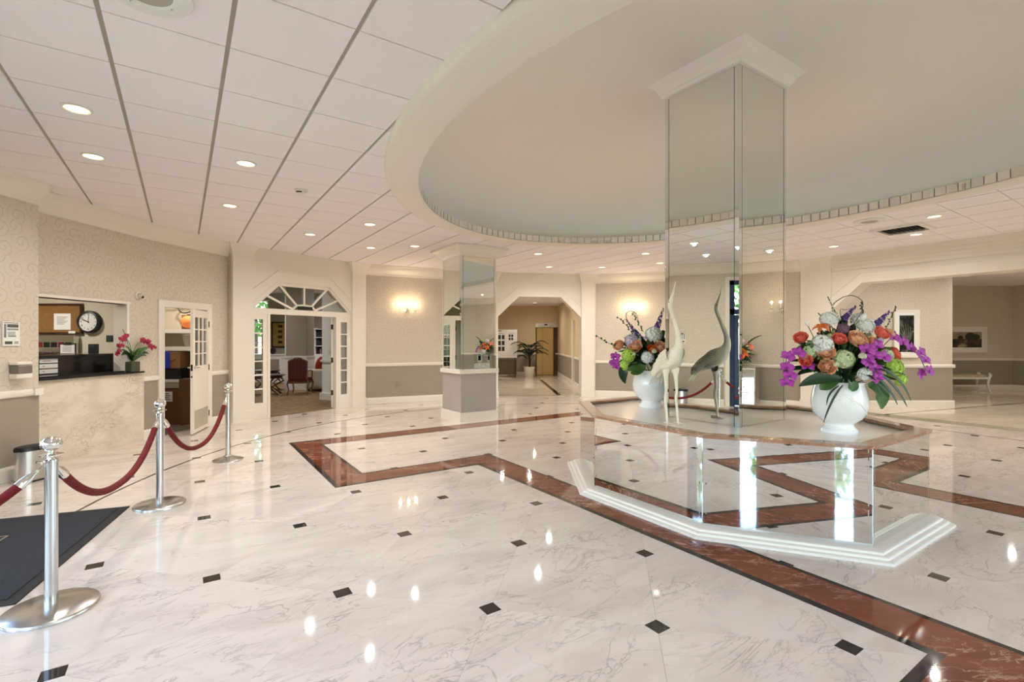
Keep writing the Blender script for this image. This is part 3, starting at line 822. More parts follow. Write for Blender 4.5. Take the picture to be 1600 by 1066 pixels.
for d, z in prof:
    h = .412 + d; v += [(-h, -h, z), (h, -h, z), (h, h, z), (-h, h, z)]
for j in range(len(prof) - 1):
    for i in range(4): f.append((4 * j + i, 4 * j + (i + 1) % 4, 4 * j + 4 + (i + 1) % 4, 4 * j + 4 + i))
f.append((3, 2, 1, 0)); mb.add(v, f).obj('crown', M_DOME, pillar)

P2 = W(4.72, 8.54)
pil2 = thing('mirrored_pillar', 'square pillar with grey base and mirrored upper half near the papered back wall', 'pillar', (*P2, 0), TH); pil2['kind'] = 'thing'
MB().box(-.39, -.39, 0, .39, .39, .9).obj('grey_base', M_GREYC, pil2)
MB().box(-.415, -.415, 0, .415, .415, .16).obj('baseboard', M_TRIM, pil2)
MB().box(-.425, -.425, .89, .425, .425, .972).obj('chair_rail', M_TRIM, pil2)
MB().box(-.375, -.375, .97, .375, .375, 3.2).obj('core', M_SEAM, pil2)
mirror_faces(pil2, .388, .972, 3.12, .045, .035)
v = []; f = []; mb = MB()
prof = [(0.0, 3.11), (.02, 3.12), (.03, 3.15), (.05, 3.165), (.08, 3.21), (.13, 3.25), (.17, 3.27), (.18, 3.305)]
for d, z in prof:
    h = .392 + d; v += [(-h, -h, z), (h, -h, z), (h, h, z), (-h, h, z)]
for j in range(len(prof) - 1):
    for i in range(4): f.append((4 * j + i, 4 * j + (i + 1) % 4, 4 * j + 4 + (i + 1) % 4, 4 * j + 4 + i))
f.append((3, 2, 1, 0)); mb.add(v, f).obj('crown', M_TRIM, pil2)

# octagonal mirrored pedestal
PED = W(4.60, 2.98)
ped = thing('mirrored_pedestal', 'low octagonal mirrored pedestal with rose marble rim round the tall pillar', 'pedestal', (*PED, 0), TH)
OCT = [(-1.20, -.61), (-.56, -1.53), (.56, -1.53), (1.20, -.61), (1.20, .61), (.56, 1.53), (-.56, 1.53), (-1.20, .61)]
def ooff(d):
    n = 8; res = []
    for i in range(n):
        p0, p1, p2 = OCT[i - 1], OCT[i], OCT[(i + 1) % n]
        def nm(a, b):
            l = sqrt((b[0] - a[0]) ** 2 + (b[1] - a[1]) ** 2); return ((b[1] - a[1]) / l, -(b[0] - a[0]) / l)
        n1, n2 = nm(p0, p1), nm(p1, p2)
        k = 1 + n1[0] * n2[0] + n1[1] * n2[1]
        res.append((p1[0] + d * (n1[0] + n2[0]) / k, p1[1] + d * (n1[1] + n2[1]) / k))
    return res
MB().prism(ooff(-.02), .01, .70).obj('core', M_SEAM, ped)
v = []; f = []; mb = MB()
prof = [(.15, 0), (.15, .016), (.143, .020), (.115, .022), (.112, .036), (.105, .040), (.078, .042), (.075, .056), (.066, .060), (.03, .064), (.0, .066), (-.03, .066)]
for d, z in prof: v += [(x, y, z) for x, y in ooff(d)]
for j in range(len(prof) - 1):
    for i in range(8): f.append((8 * j + i, 8 * j + (i + 1) % 8, 8 * j + 8 + (i + 1) % 8, 8 * j + 8 + i))
mb.add(v, f).obj('base_molding', M_TRIM, ped)
for i in range(8):
    p, q = OCT[i], OCT[(i + 1) % 8]; l = sqrt((q[0] - p[0]) ** 2 + (q[1] - p[1]) ** 2); a = atan2(q[1] - p[1], q[0] - p[0])
    MB().box(.004, .0, .066, l - .004, .012, .752).obj('mirror_panel', M_MIRRORW, ped, (p[0], p[1], 0), a)
    for x0, x1 in ((.004, .03), (l - .03, l - .004)):
        MB().prism([(x0, .004), (x0, -.0005 if x0 > .1 else .0015), (x1, -.0005 if x0 < .1 else .0015), (x1, .004)], .066, .752).obj('bevel_strip', M_MIRROR2, ped, (p[0], p[1], 0), a)
    b0, b1 = ooff(.015), ooff(-.105); j = (i + 1) % 8
    MB().prism([b0[i], b0[j], b1[j], b1[i]], .752, .776).obj('stone_edge', M_PINK, ped)
MB().prism(ooff(-.04), .70, .735).obj('top_panel', mat('pedestal_top', lin(244, 240, 234), .15), ped)

# ------------------------------------------------------------------ stanchions and velvet ropes
STH = .93
def stanchion(x, y, rb, domed, label, rz=0):
    s_ = thing('stanchion', label, 'stanchion', (x, y, 0), rz, 'chrome stanchions of the rope line')
    if domed: MB().lathe([(rb, 0), (rb, .008), (rb * .93, .016), (rb * .75, .024), (rb * .5, .042), (rb * .3, .05), (rb * .27, .06), (.036, .066)], 48).obj('base', M_STEEL, s_)
    else: MB().lathe([(rb, 0), (rb, .010), (rb * .985, .018), (rb * .96, .022), (.05, .026)], 56).obj('base', M_STEEL, s_)
    MB().lathe([(.030, .022), (.030, .835)], 28).obj('post', M_STEEL, s_)
    MB().lathe([(.030, .835), (.034, .838), (.034, .846), (.02, .852), (.018, .862), (.03, .866), (.052, .872), (.054, .878), (.03, .884), (.017, .888), (.016, .90)], 28).obj('collar', M_CHROME, s_)
    MB().lathe([(.014, .895), (.03, .903), (.046, .92), (.050, .936), (.046, .954), (.032, .968), (.014, .975), (.001, .977)], 28).obj('finial', M_CHROME, s_)
    return s_
S = [(-3.61, 6.24), (-3.25, 4.53), (-2.60, 2.77), (-3.40, 1.15)]
stanchion(*S[0], .175, True, 'chrome stanchion with domed base, farthest along the red rope line')
stanchion(*S[1], .205, False, 'chrome stanchion with flat disc base just past the black mat')
stanchion(*S[2], .215, False, 'large chrome stanchion with flat disc base overlapping the black mat')
stanchion(*S[3], .205, False, 'chrome stanchion nearest the camera side end of the rope')
def rope(p, q, low, label):
    P, Q = Vector((*p, .845)), Vector((*q, .845)); d = (Q - P).normalized()
    r = thing('velvet_rope', label, 'rope', (P.x, P.y, 0), 0, 'red velvet ropes')
    A = P + d * .055; B = Q - d * .055; n = 60; pts = []
    for k in range(n + 1):
        t = k / n; s_ = 2 * t - 1
        p_ = A + (B - A) * t; p_.z = low + (.80 - low) * (abs(s_) ** 2.3)
        p_ -= Vector((P.x, P.y, 0)); pts.append(p_)
    acc_, i0 = 0, 0
    while acc_ < .065: acc_ += (pts[i0 + 1] - pts[i0]).length; i0 += 1
    MB().tube(pts[i0:-i0 - 1 + 1 or None], .024, 14).obj('cord', M_VELVET, r)
    for a_, c_ in ((pts[0], pts[i0 + 1]), (pts[-1], pts[-i0 - 2])):
        b_ = a_ + (c_ - a_) * .45
        MB().tube([a_, a_ + (b_ - a_) * .5, b_, b_ + (c_ - b_) * .55, c_], [.008, .012, .022, .0265, .0265], 14).obj('end_cap', M_CHROME, r)
        h = a_ + Vector((0, 0, .03)); dd = (a_ - b_).normalized()
        MB().tube([a_, a_ + Vector((dd.x * .02, dd.y * .02, .02)), a_ + Vector((dd.x * .012, dd.y * .012, .042)), a_ + Vector((-dd.x * .012, -dd.y * .012, .045))], .006, 8).obj('hook', M_CHROME, r)
rope(S[0], S[1], .36, 'red velvet rope sagging in front of the storeroom door')
rope(S[1], S[2], .45, 'red velvet rope sagging in front of the marble desk')
rope(S[2], S[3], .47, 'red velvet rope above the black entrance mat')

# entrance mat
mat_o = thing('entrance_mat', 'black entrance mat with a tan emblem line on the marble floor', 'mat', (-3.49, 4.485, 0), atan2(-.325, -.85))
MLEN, MWID = 1.95, 1.78
MB().prism([(0, 0), (MLEN, 0), (MLEN, MWID), (0, MWID)], .0005, .007).obj('border', M_MATB, mat_o)
MB().prism([(.07, .07), (MLEN - .07, .07), (MLEN - .07, MWID - .07), (.07, MWID - .07)], .007, .011).obj('pile', M_MATT, mat_o)
for d in (0.0, .035):
    x0, x1, y0, y1 = .62 + d, MLEN - .35 - d, .50 + d, MWID - .45 - d
    w = .012
    MB().box(x0, y0, .0112, x1, y0 + w, .0118).box(x0, y1 - w, .0112, x1, y1, .0118).box(x0, y0 + w, .0112, x0 + w, y1 - w, .0118).box(x1 - w, y0 + w, .0112, x1, y1 - w, .0118).obj('emblem_line', M_MATL, mat_o)

# waste bin
bn = thing('waste_bin', 'small oval steel waste bin with black lid by the grey wainscot', 'bin', (-5.21, 5.33, 0), radians(80))
MB().lathe([(.155, 0), (.155, .02)], 32, sx=1.0, sy=.62).obj('foot', M_DARK, bn)
MB().lathe([(.150, .02), (.160, .335)], 32, sx=1.0, sy=.62).obj('body', M_STEEL, bn)
MB().lathe([(.163, .335), (.163, .36), (.155, .378), (.10, .385), (.001, .386)], 32, sx=1.0, sy=.62).obj('lid', M_DARK, bn)

# ------------------------------------------------------------------ ceiling fittings
DL = [(-3.36, 3.79), (-4.07, 4.77), (-2.69, 4.96), (-3.74, 6.51), (-3.4, 8.27), (-2.19, 7.56), (-2.72, 9.47), (-1.84, 9.31), (0.54, 10.14), (0.9, 11.94), (2.2, 11.99), (2.75, 10.1), (3.42, 11.35), (6.12, 9.34), (6.09, 7.08), (6.81, 8.27)]
DLN = ['recessed downlight nearest the edge of the ceiling over the black mat', 'recessed downlight over the near end of the service desk', 'recessed downlight between the smoke detector and the service desk', 'recessed downlight over the storeroom door side of the desk wall', 'recessed downlight in front of the fan window',
       'recessed downlight between the oval ring and the fan window', 'recessed downlight close to the white portal of the french doors', 'recessed downlight between the smaller pillar and the oval ring', 'recessed downlight just beyond the smaller mirrored pillar', 'recessed downlight over the lift hall opening, first of the pair',
       'recessed downlight over the lift hall opening, second of the pair', 'recessed downlight beyond the oval ring beside the tall pillar', 'recessed downlight over the papered wall beside the tall pillar', 'recessed downlight before the white portal of the picture hall', 'recessed downlight beside the speaker grille past the oval ring', 'recessed downlight just under the air vent']
DL_BACK = [W(CA + a, CB + b) for a, b in ((-5.0, -.6), (-4.2, -3.2), (-2.9, -5.2), (0, -5.6), (3.0, -5.0), (5.0, -3.2))]  # unseen downlights mirrored from the ring, added to light behind the camera
def downlight(x, y, z, label, watts, group='recessed ceiling downlights', r=.078):
    d = thing('recessed_downlight', label, 'downlight', (x, y, z), 0, group)
    MB().lathe([(r + .022, 0), (r + .022, -.006), (r + .004, -.010), (r, -.004), (r, 0)], 28).obj('trim_ring', M_TRIM, d)
    MB().lathe([(r - .002, -.003), (.001, -.0032)], 28).obj('lens', M_LAMP, d)
    part_light('bulb', 'SPOT', d, (0, 0, -.016), watts, WARM, .036, 172)
    return d
for (x, y), lb in zip(DL, DLN): downlight(x, y, CEIL, lb, SPOT_W)
for k, (x, y) in enumerate(DL_BACK): downlight(x, y, CEIL, 'added unseen downlight, %s along the curve of ceiling from the entrance doors' % ('first', 'second', 'third', 'fourth', 'fifth', 'sixth')[k], SPOT_W)
def speaker(x, y, r, label):
    s_ = thing('ceiling_speaker', label, 'speaker', (x, y, CEIL), TH, 'round ceiling speakers')
    MB().lathe([(r, 0), (r, -.012), (r * .97, -.020), (r * .62, -.026), (r * .56, -.020), (r * .54, -.016)], 48, cap=False).obj('rim', M_PAPERW, s_)
    MB().lathe([(r * .55, -.016), (r * .3, -.018), (.001, -.018)], 48).obj('grille', mat('speaker_grille', lin(176, 168, 160), .7), s_)
    for k in range(4): MB().lathe([(.006, 0), (.006, -.004), (.001, -.006)], 10, c=(r * .62 * cos(k * pi / 2 + .6), r * .62 * sin(k * pi / 2 + .6), -.025)).obj('screw', M_CHROME, s_)
speaker(-1.86, 2.50, .205, 'large round white speaker in the ceiling over the rope line')
speaker(5.34, 7.34, .20, 'round speaker plate in the ceiling beside the air vent')
sd = thing('smoke_detector', 'small white smoke detector on the ceiling tiles', 'detector', (-2.51, 5.84, CEIL))
MB().lathe([(.075, 0), (.075, -.012), (.065, -.018)], 28).obj('base', M_TRIM, sd)
MB().lathe([(.058, -.018), (.055, -.04), (.035, -.05), (.001, -.052)], 28).obj('sensor', M_TRIM, sd)
MB().box(-.03, -.062, -.042, .03, -.03, -.03).obj('slot', M_DARK, sd)
vt = thing('air_vent', 'square air vent hanging from the ceiling before the picture hall', 'vent', (6.25, 7.85, CEIL), TH)
MB().box(-.33, -.33, -.035, .33, -.27, 0).box(-.33, .27, -.035, .33, .33, 0).box(-.33, -.27, -.035, -.27, .27, 0).box(.27, -.27, -.035, .33, .27, 0).obj('frame', M_TRIM, vt)
MB().box(-.27, -.27, -.004, .27, .27, -.001).obj('backing', M_DARK, vt)
for k in range(9):
    o = MB().box(-.27, -.022, -.002, .27, .022, .002).obj('slat', mat('vent_slat', lin(120, 114, 106), .5), vt, (0, -.24 + k * .06, -.018)); o.rotation_euler = (radians(35), 0, 0)

# wall cameras
def dome_cam(p, a, x, z, label, y=0.0):
    o = thing('security_camera', label, 'camera', on_wall(p, a, x, y, z), a, 'small wall cameras')
    g = MB().lathe([(.06, 0), (.06, .02), (.05, .03)], 24).obj('base', M_TRIM, o); g.rotation_euler = (radians(90), 0, 0)
    g = MB().lathe([(.045, .03), (.043, .05), (.03, .07), (.001, .078)], 24).obj('housing', mat('camera_grey', lin(196, 190, 180), .35), o); g.rotation_euler = (radians(90), 0, 0)
    MB().ell((.012, -.062, -.018), .024, .024, .022, 14, 10).obj('lens', M_DARK, o)
dome_cam(DKA, ADK, 1.70, 2.19, 'small dome camera on the papered wall above the service window')
bc = thing('security_camera', 'small black bullet camera under the ceiling near the wide hall portal', 'camera', (6.22, 11.25, 3.10), radians(200), 'small wall cameras')
MB().lathe([(.04, 0), (.04, .01)], 16).obj('base', M_TRIM, bc, (0, 0, 0))
MB().ell((.05, 0, -.02), .055, .04, .04, 14, 10).obj('housing', M_DARK, bc)

# notice and sanitiser dispenser on the near left wall, wall outlets
nt_ = thing('wall_notice', 'framed paper notice on the papered wall above the dispenser', 'notice', (-5.447, 5.24, 1.46), radians(90))
MB().box(0, -.012, 0, .18, 0, .26).obj('board', M_PAPERW, nt_)
for (x0, z0, x1, z1, c) in ((.045, .20, .165, .235, 90), (.045, .17, .165, .19, 150), (.012, .09, .035, .235, 130), (.05, .11, .13, .155, 190), (.055, .10, .14, .108, 70), (.02, .018, .10, .05, 80), (.12, .02, .165, .05, 170), (.012, .245, .165, .252, 60)):
    MB().box(x0, -.0135, z0, x1, -.012, z1).obj('print_block', mat('ink_%d' % c, lin(c, c - 4, c - 4), .7), nt_)
sdp = thing('soap_dispenser', 'white wall dispenser with a grey window under the notice', 'dispenser', (-5.448, 5.31, 1.10), radians(90))
bevel(MB().box(0, -.10, 0, .17, 0, .055).obj('tray', M_TRIM, sdp), .01); bevel(MB().box(0, -.095, .150, .17, 0, .185).obj('lid', M_TRIM, sdp), .01)
bevel(MB().box(.004, -.105, .055, .166, 0, .150).obj('window', mat('smoke_plastic', lin(120, 110, 106), .25), sdp), .012)
def outlet(p, a, x, z, label, m_):
    o = thing('wall_outlet', label, 'outlet', on_wall(p, a, x, -.006, z), a)
    MB().box(-.035, -.006, -.057, .035, 0, .057).obj('plate', m_, o)
    for s_ in (-1, 1): MB().box(-.014, -.008, s_ * .024 - .016, .014, -.006, s_ * .024 + .016).obj('socket', M_GREY, o)
outlet((-3.52, 11.61), seg_frame((-3.52, 11.61), (-.75, 12.9))[1], .80, .44, 'small outlet plate on the grey wainscot under the sconce', mat('outlet_tan', lin(140, 128, 112), .5))

# sconces
def sconce(x, y, rz, z, label, watts=13):
    s_ = thing('crystal_sconce', label, 'sconce', (x, y, z), rz, 'three arm crystal wall sconces')
    g = MB().lathe([(.055, 0), (.055, .01), (.03, .02)], 20).obj('backplate', M_CHROME, s_); g.rotation_euler = (radians(90), 0, 0)
    MB().tube([(0, -.03, -.10), (0, -.03, .12)], .007, 8).obj('stem', M_CHROME, s_)
    for dx, dy in ((-.19, -.10), (0.0, -.17), (.19, -.10)):
        ar = MB().tube([(0, -.03, -.03), (dx * .35, -.03 + dy * .3, -.085), (dx * .75, dy * .8, -.07), (dx, dy, .0)], .006, 8).obj('arm', M_CHROME, s_)
        MB().lathe([(.008, 0), (.034, .008), (.036, .014), (.012, .018)], 16, c=(dx, dy, 0)).obj('cup', M_GLASS, ar)
        MB().lathe([(.010, .015), (.010, .115)], 12, c=(dx, dy, 0)).obj('candle', M_TRIM, ar)
        MB().lathe([(.009, .115), (.016, .135), (.013, .16), (.001, .185)], 12, c=(dx, dy, 0)).obj('flame_bulb', M_FLAME, ar)
        for k in range(5):
            a_ = k * 2 * pi / 5
            MB().ell((dx + .03 * cos(a_), dy + .03 * sin(a_), -.035), .007, .007, .026, 6, 4).obj('crystal_drop', mat('crystal', (.9, .9, .88), .03, .3), ar)
    for k in range(7): MB().ell((.05 * cos(k * .9), -.06 - .03 * sin(k), -.11 - .02 * (k % 3)), .008, .008, .024, 6, 4).obj('crystal_drop', mat('crystal', (.9, .9, .88), .03, .3), s_)
    for dx, dy in ((-.19, -.12), (0.0, -.19), (.19, -.12)): part_light('bulb', 'POINT', s_, (dx, dy, .15), watts / 3, (1.0, .74, .45), .02)
a1 = seg_frame((-3.52, 11.61), (-.75, 12.9))[1]; a2 = seg_frame((2.24, 13.46), (5.47, 12.48))[1]; a3 = seg_frame((9.30, 6.86), R1)[1]
sconce(*on_wall((-3.52, 11.61), a1, 1.04, -.004, 2.24)[:2], a1, 2.24, 'lit crystal sconce on the wall between the french doors and smaller pillar')
sconce(*on_wall((2.24, 13.46), a2, 1.06, -.004, 2.25)[:2], a2, 2.25, 'lit crystal sconce on the wall above the farther bouquet')
sconce(*on_wall((9.30, 6.86), a3, 1.25, -.004, 2.22)[:2], a3, 2.22, 'lit crystal sconce above the mirrored chest, seen in the pillar mirror')

# ------------------------------------------------------------------ flowers
def orient(d, roll=0.0):
    return Vector(d).normalized().to_track_quat('Z', 'Y') @ Matrix.Rotation(roll, 4, 'Z').to_quaternion()
def rose_mesh(name, m_):
    mb = MB(); rnd = random.Random(3)
    for l, (n, R_, top) in enumerate(((3, .20, 12), (3, .34, 26), (4, .50, 40), (5, .66, 54), (5, .83, 66), (6, 1.0, 78))):
        for k in range(n):
            an = 2 * pi * k / n + l * 1.1 + rnd.uniform(-.15, .15); hw = pi / n * 1.35; tp = radians(top + rnd.uniform(-6, 6))
            def fn(u, v, an=an, hw=hw, tp=tp, R_=R_, l=l):
                s_ = (u - .5) * 2; th = radians(150) + (tp - radians(150)) * v
                rr = R_ * (1 + .10 * s_ * s_ + (.16 * max(0, v - .75) / .25 if l > 1 else 0)); ph = an + s_ * hw * (1 - .45 * v ** 5)
                th += .16 * s_ * s_ * v
                return (rr * sin(th) * cos(ph), rr * sin(th) * sin(ph), rr * cos(th) * .85 + .30 * (1 - R_))
            mb.patch(fn, 5, 6)
    return mb.mesh(name, m_)
def orchid_mesh(name, m_):
    mb = MB()
    for an, ln, w in ((pi / 2, 1, .5), (pi / 2 + 2.1, 1, .5), (pi / 2 - 2.1, 1, .5), (.25, 1.05, .95), (pi - .25, 1.05, .95)):
        def fn(u, v, an=an, ln=ln, w=w):
            s_ = (u - .5) * w * (sin(pi * min(1, .12 + .88 * v)) ** .6 + .05); r = v * ln
            z = .16 * sin(v * 2.6) - .6 * s_ * s_
            return (r * cos(an) - s_ * sin(an), r * sin(an) + s_ * cos(an), z)
        mb.patch(fn, 4, 5)
    def lip(u, v):
        s_ = (u - .5) * .38 * (1 - .5 * v); return (s_, -.12 - .3 * v, .10 + .35 * v - 1.5 * s_ * s_)
    mb.patch(lip, 3, 3); mb.ell((0, -.02, .12), .1, .1, .1, 8, 6)
    return mb.mesh(name, m_)
def hydrangea_mesh(name, m_, n=58):
    mb = MB(); rnd = random.Random(5); ga = pi * (3 - sqrt(5))
    for i in range(n):
        z = 1 - (i + .5) * 1.55 / n; r = sqrt(max(0, 1 - z * z)); a = i * ga
        nrm = Vector((r * cos(a), r * sin(a), z)); q = orient(nrm, rnd.uniform(0, 6)); R = rnd.uniform(.9, 1.04)
        for k in range(4):
            t = k * pi / 2; c, s_ = cos(t), sin(t)
            pts = [Vector((0, 0, -.04)), Vector((.15 * c - .13 * s_, .15 * s_ + .13 * c, .09)), Vector((.33 * c, .33 * s_, .05)), Vector((.15 * c + .13 * s_, .15 * s_ - .13 * c, .09))]
            mb.add([nrm * (R * .86) + q @ p for p in pts], [(0, 3, 2, 1)])
    mb.ell((0, 0, 0), .66, .66, .66, 10, 7)
    return mb.mesh(name, m_)
def lily_mesh(name, m_):
    mb = MB()
    for k in range(6):
        an = k * pi / 3
        def fn(u, v, an=an):
            s_ = (u - .5) * .5 * sin(pi * min(1, .15 + .85 * v)) ** .8; r = .1 + 1.0 * v; z = .55 * v - .75 * v * v * v
            return (r * cos(an) - s_ * sin(an), r * sin(an) + s_ * cos(an), z + .3 * abs(s_))
        mb.patch(fn, 3, 6)
    for k in range(5): mb.tube([(0, 0, 0), (.12 * cos(k * 1.25), .12 * sin(k * 1.25), .35), (.25 * cos(k * 1.25), .25 * sin(k * 1.25), .5)], .025, 5)
    return mb.mesh(name, m_)
FC = {'peach': lin(255, 196, 156), 'coral': lin(246, 128, 108), 'orange': lin(236, 122, 56), 'white': lin(252, 251, 250), 'palegreen': lin(206, 222, 176),
      'lime': lin(190, 222, 98), 'purple': lin(96, 66, 150), 'mauve': lin(128, 92, 116), 'magenta': lin(166, 50, 164), 'lavender': lin(214, 200, 222), 'cream': lin(226, 226, 196),
      'dark': lin(26, 56, 28), 'bright': lin(58, 98, 40), 'green': lin(96, 128, 84), 'brown': lin(70, 50, 34), 'berry': lin(74, 66, 48)}
def fmat(c): return mat('petal_' + c, FC[c], .5, var=.30 if c == 'magenta' else .12, scale=3 if c in ('magenta', 'peach', 'coral') else 30)
FMESH = {}
def fmesh(kind, c):
    k = (kind, c)
    if k not in FMESH: FMESH[k] = {'rose': rose_mesh, 'orchid': orchid_mesh, 'hydrangea': hydrangea_mesh, 'lily': lily_mesh}[kind](kind, fmat(c))
    return FMESH[k]
M_LEAF = mat('leaf_dark', FC['dark'], .35, var=.2, scale=12); M_LEAFB = mat('leaf_bright', FC['bright'], .35, var=.2, scale=12)
def bez(p, t):
    if len(p) == 3:
        return Vector(p[0]) * (1 - t) ** 2 + Vector(p[1]) * 2 * t * (1 - t) + Vector(p[2]) * t * t
    n = len(p) - 1; x = t * n; i = min(n - 1, int(x)); f_ = x - i
    g = lambda j: Vector(p[max(0, min(n, j))])
    p0, p1, p2, p3 = g(i - 1), g(i), g(i + 1), g(i + 2)
    return 0.5 * (2 * p1 + (p2 - p0) * f_ + (2 * p0 - 5 * p1 + 4 * p2 - p3) * f_ ** 2 + (3 * p1 - p0 - 3 * p2 + p3) * f_ ** 3)
def leaf_obj(name, pts, w, m_, parent, thin=False, face=Vector((0, -1, .5))):
    def fn(u, v):
        p = bez(pts, v); d = (bez(pts, min(1, v + .02)) - bez(pts, max(0, v - .02))).normalized()
        sd = d.cross(face.normalized()); sd.normalize(); nn = sd.cross(d)
        ww = w * (sin(pi * (v * .93 + .05)) ** (.55 if thin else .8)); s_ = (u - .5) * 2
        return p + sd * s_ * ww + nn * abs(s_) * ww * .25
    MB().patch(fn, 4, 10).obj(name, m_, parent)
def bouquet(name, label, cat, loc, data, zmid=.60, fill=34, frad=.33, seed=1, rz=0.0):
    b = thing(name, label, cat, loc, rz); rnd = random.Random(seed); stems = MB()
    ctr = Vector((0, 0, zmid - .12))
    for kind, pts, dy, size, c in data:
        P = [Vector((x, dy, z)) for x, z in pts]
        if kind in ('rose', 'hydrangea', 'lily'):
            d = P[0] - ctr + Vector((0, -.34 if kind == 'rose' else -.14, .08))
            o = link(kind if kind != 'hydrangea' else 'hydrangea_head', fmesh(kind, c), b, P[0]); o.scale = (size * (1.0 if kind == 'rose' else 1.1),) * 3
            o.rotation_mode = 'QUATERNION'; o.rotation_quaternion = orient(d, rnd.uniform(0, 6))
            stems.tube([(0, 0, .36), tuple(ctr.lerp(P[0], .5)), tuple(P[0] - d.normalized() * size * .3)], .004, 5)
        elif kind == 'orchid':
            stems.tube([(0, 0, .36)] + [tuple(p + Vector((0, .03, 0))) for p in P], .0035, 5)
            for p in P:
                d = Vector((p.x * .5, -1, .25 + rnd.uniform(-.2, .2)))
                o = link('orchid_bloom', fmesh('orchid', c), b, p + Vector((0, rnd.uniform(-.02, .02), 0))); o.scale = (size,) * 3
                o.rotation_mode = 'QUATERNION'; o.rotation_quaternion = orient(d, rnd.uniform(-.5, .5))
        elif kind == 'bud':
            q = orient(P[0] - ctr); mb = MB(); M_ = q.to_matrix()
            mb.ell(P[0], size * .55, size * .55, size, 10, 8, M_); mb.obj('flower_bud', fmat(c), b); stems.tube([(0, 0, .36), tuple(P[0])], .0035, 5)
        elif kind == 'spike':
            mb = MB(); n = 26
            for i in range(n):
                t = i / (n - 1); p = bez(P, t); an = i * 2.4; rr = size * (1 - .72 * t)
                d = Vector((cos(an), sin(an), .35)); q = orient(d, an)
                for k in range(5):
                    tt = k * 2 * pi / 5; c_, s_ = cos(tt), sin(tt); sz = rr * .62
                    v_ = [Vector((0, 0, 0)), Vector((sz * (.5 * c_ - .4 * s_), sz * (.5 * s_ + .4 * c_), sz * .35)), Vector((sz * c_, sz * s_, sz * .3)), Vector((sz * (.5 * c_ + .4 * s_), sz * (.5 * s_ - .4 * c_), sz * .35))]
                    mb.add([p + d.normalized() * rr * .5 + q @ w_ for w_ in v_], [(0, 3, 2, 1)])
            mb.obj('delphinium_spike' if c == 'purple' else 'snapdragon_spike', fmat(c), b); stems.tube([(0, 0, .36)] + [tuple(p) for p in P], .004, 5)
        elif kind == 'leaf': leaf_obj('broad_leaf', P, size, M_LEAFB if c == 'bright' else M_LEAF, b)
        elif kind == 'blade': leaf_obj('leaf_blade', P, size, M_LEAF, b, True)
        elif kind == 'twig':
            mb = MB(); mb.tube([bez(P, k / 30) for k in range(31)], [size * (1 - .5 * k / 30) for k in range(31)], 6); mb.obj('curly_twig', fmat('brown'), b)
        elif kind == 'sprig':
            mb = MB(); mb.tube([bez(P, k / 12) for k in range(13)], .0025, 5)
            for k in range(1, 11):
                p = bez(P, k / 10); an = k * 2.2
                mb.ell(p + Vector((cos(an) * size * .7, sin(an) * size * .7, size * .2)), size * .62, size * .4, size * .62, 7, 5)
            mb.obj('leafy_sprig', fmat(c), b)
    for k in range(fill // 3):                          # small pale filler florets
        an = rnd.uniform(0, 2 * pi); el = rnd.uniform(.2, 1.2); r = frad * rnd.uniform(1.0, 1.25)
        p = Vector((0, 0, zmid - .08)) + Vector((cos(an) * cos(el) * 1.1, -abs(sin(an)) * cos(el) * .8, sin(el))) * r
        o = link('filler_floret', fmesh('hydrangea', ('cream', 'palegreen', 'lavender')[k % 3]), b, p); o.scale = (rnd.uniform(.02, .032),) * 3
    o = stems.obj('flower_stems', M_LEAFB, b); o['kind'] = 'stuff'
    for k in range(fill * 3):
        an = rnd.uniform(0, 2 * pi); el = rnd.uniform(-.1, 1.25); r = frad * rnd.uniform(.7, 1.35)
        d = Vector((cos(an) * cos(el) * 1.15, sin(an) * cos(el) * .75, sin(el) * 1.1))
        s0 = Vector((0, 0, zmid - .10)) + d * r * .3; e = Vector((0, 0, zmid - .10)) + d * r
        mid = (s0 + e) / 2 + Vector((0, 0, .05))
        leaf_obj('filler_leaf', [s0, mid, e + Vector((0, 0, -.03))], rnd.uniform(.022, .045), M_LEAF if k % 3 else M_LEAFB, b, face=Vector((d.x * .3, -.6, .8)))
    return b
def vase(label, loc, rz):
    v_ = thing('urn_vase', label, 'vase', loc, rz, 'white ceramic urns on the pedestal')
    prof = [(.137, 0), (.139, .012), (.136, .03), (.124, .042), (.110, .055), (.105, .072), (.112, .084), (.135, .10), (.168, .13), (.196, .175), (.210, .225), (.212, .27), (.206, .32), (.195, .37), (.184, .405), (.181, .42), (.188, .426), (.188, .434), (.176, .436), (.170, .40), (.165, .36), (.001, .355)]
    MB().lathe(prof, 56).obj('body', M_CERAMIC, v_)
    def rad(z):
        for (r0, z0), (r1, z1) in zip(prof, prof[1:]):
            if z0 <= z <= z1: return r0 + (r1 - r0) * (z - z0) / max(1e-6, z1 - z0)
        return .18
    def on(ang, z, d=.002): r = rad(z) + d; return (r * cos(ang), r * sin(ang), z)
    for a0 in (-pi / 2 - .35, -pi / 2 - .35 + pi):
        for rr in (.052, .036):
            MB().tube([on(a0 + rr / .21 * cos(2 * pi * k / 28), .285 + rr * sin(2 * pi * k / 28)) for k in range(29)], .0035, 6).obj('medallion', M_CERAMIC, v_)
        for s_ in (1, -1):
            MB().tube([on(a0 + s_ * (.12 + 1.25 * k / 20), .335 - .17 * sin(k / 20 * pi * .5) ** 1.5 - .03 * (1 - k / 20)) for k in range(21)], .004, 6).obj('swag', M_CERAMIC, v_)
    return v_
TOPZ = .735
V1, V2 = (1.64, 5.79), (2.80, 4.20)
vase('white urn vase behind the crane statue on the pedestal', (*V1, TOPZ), .25)
vase('white urn vase at the pedestal corner nearest the picture hall', (*V2, TOPZ), 0.0)
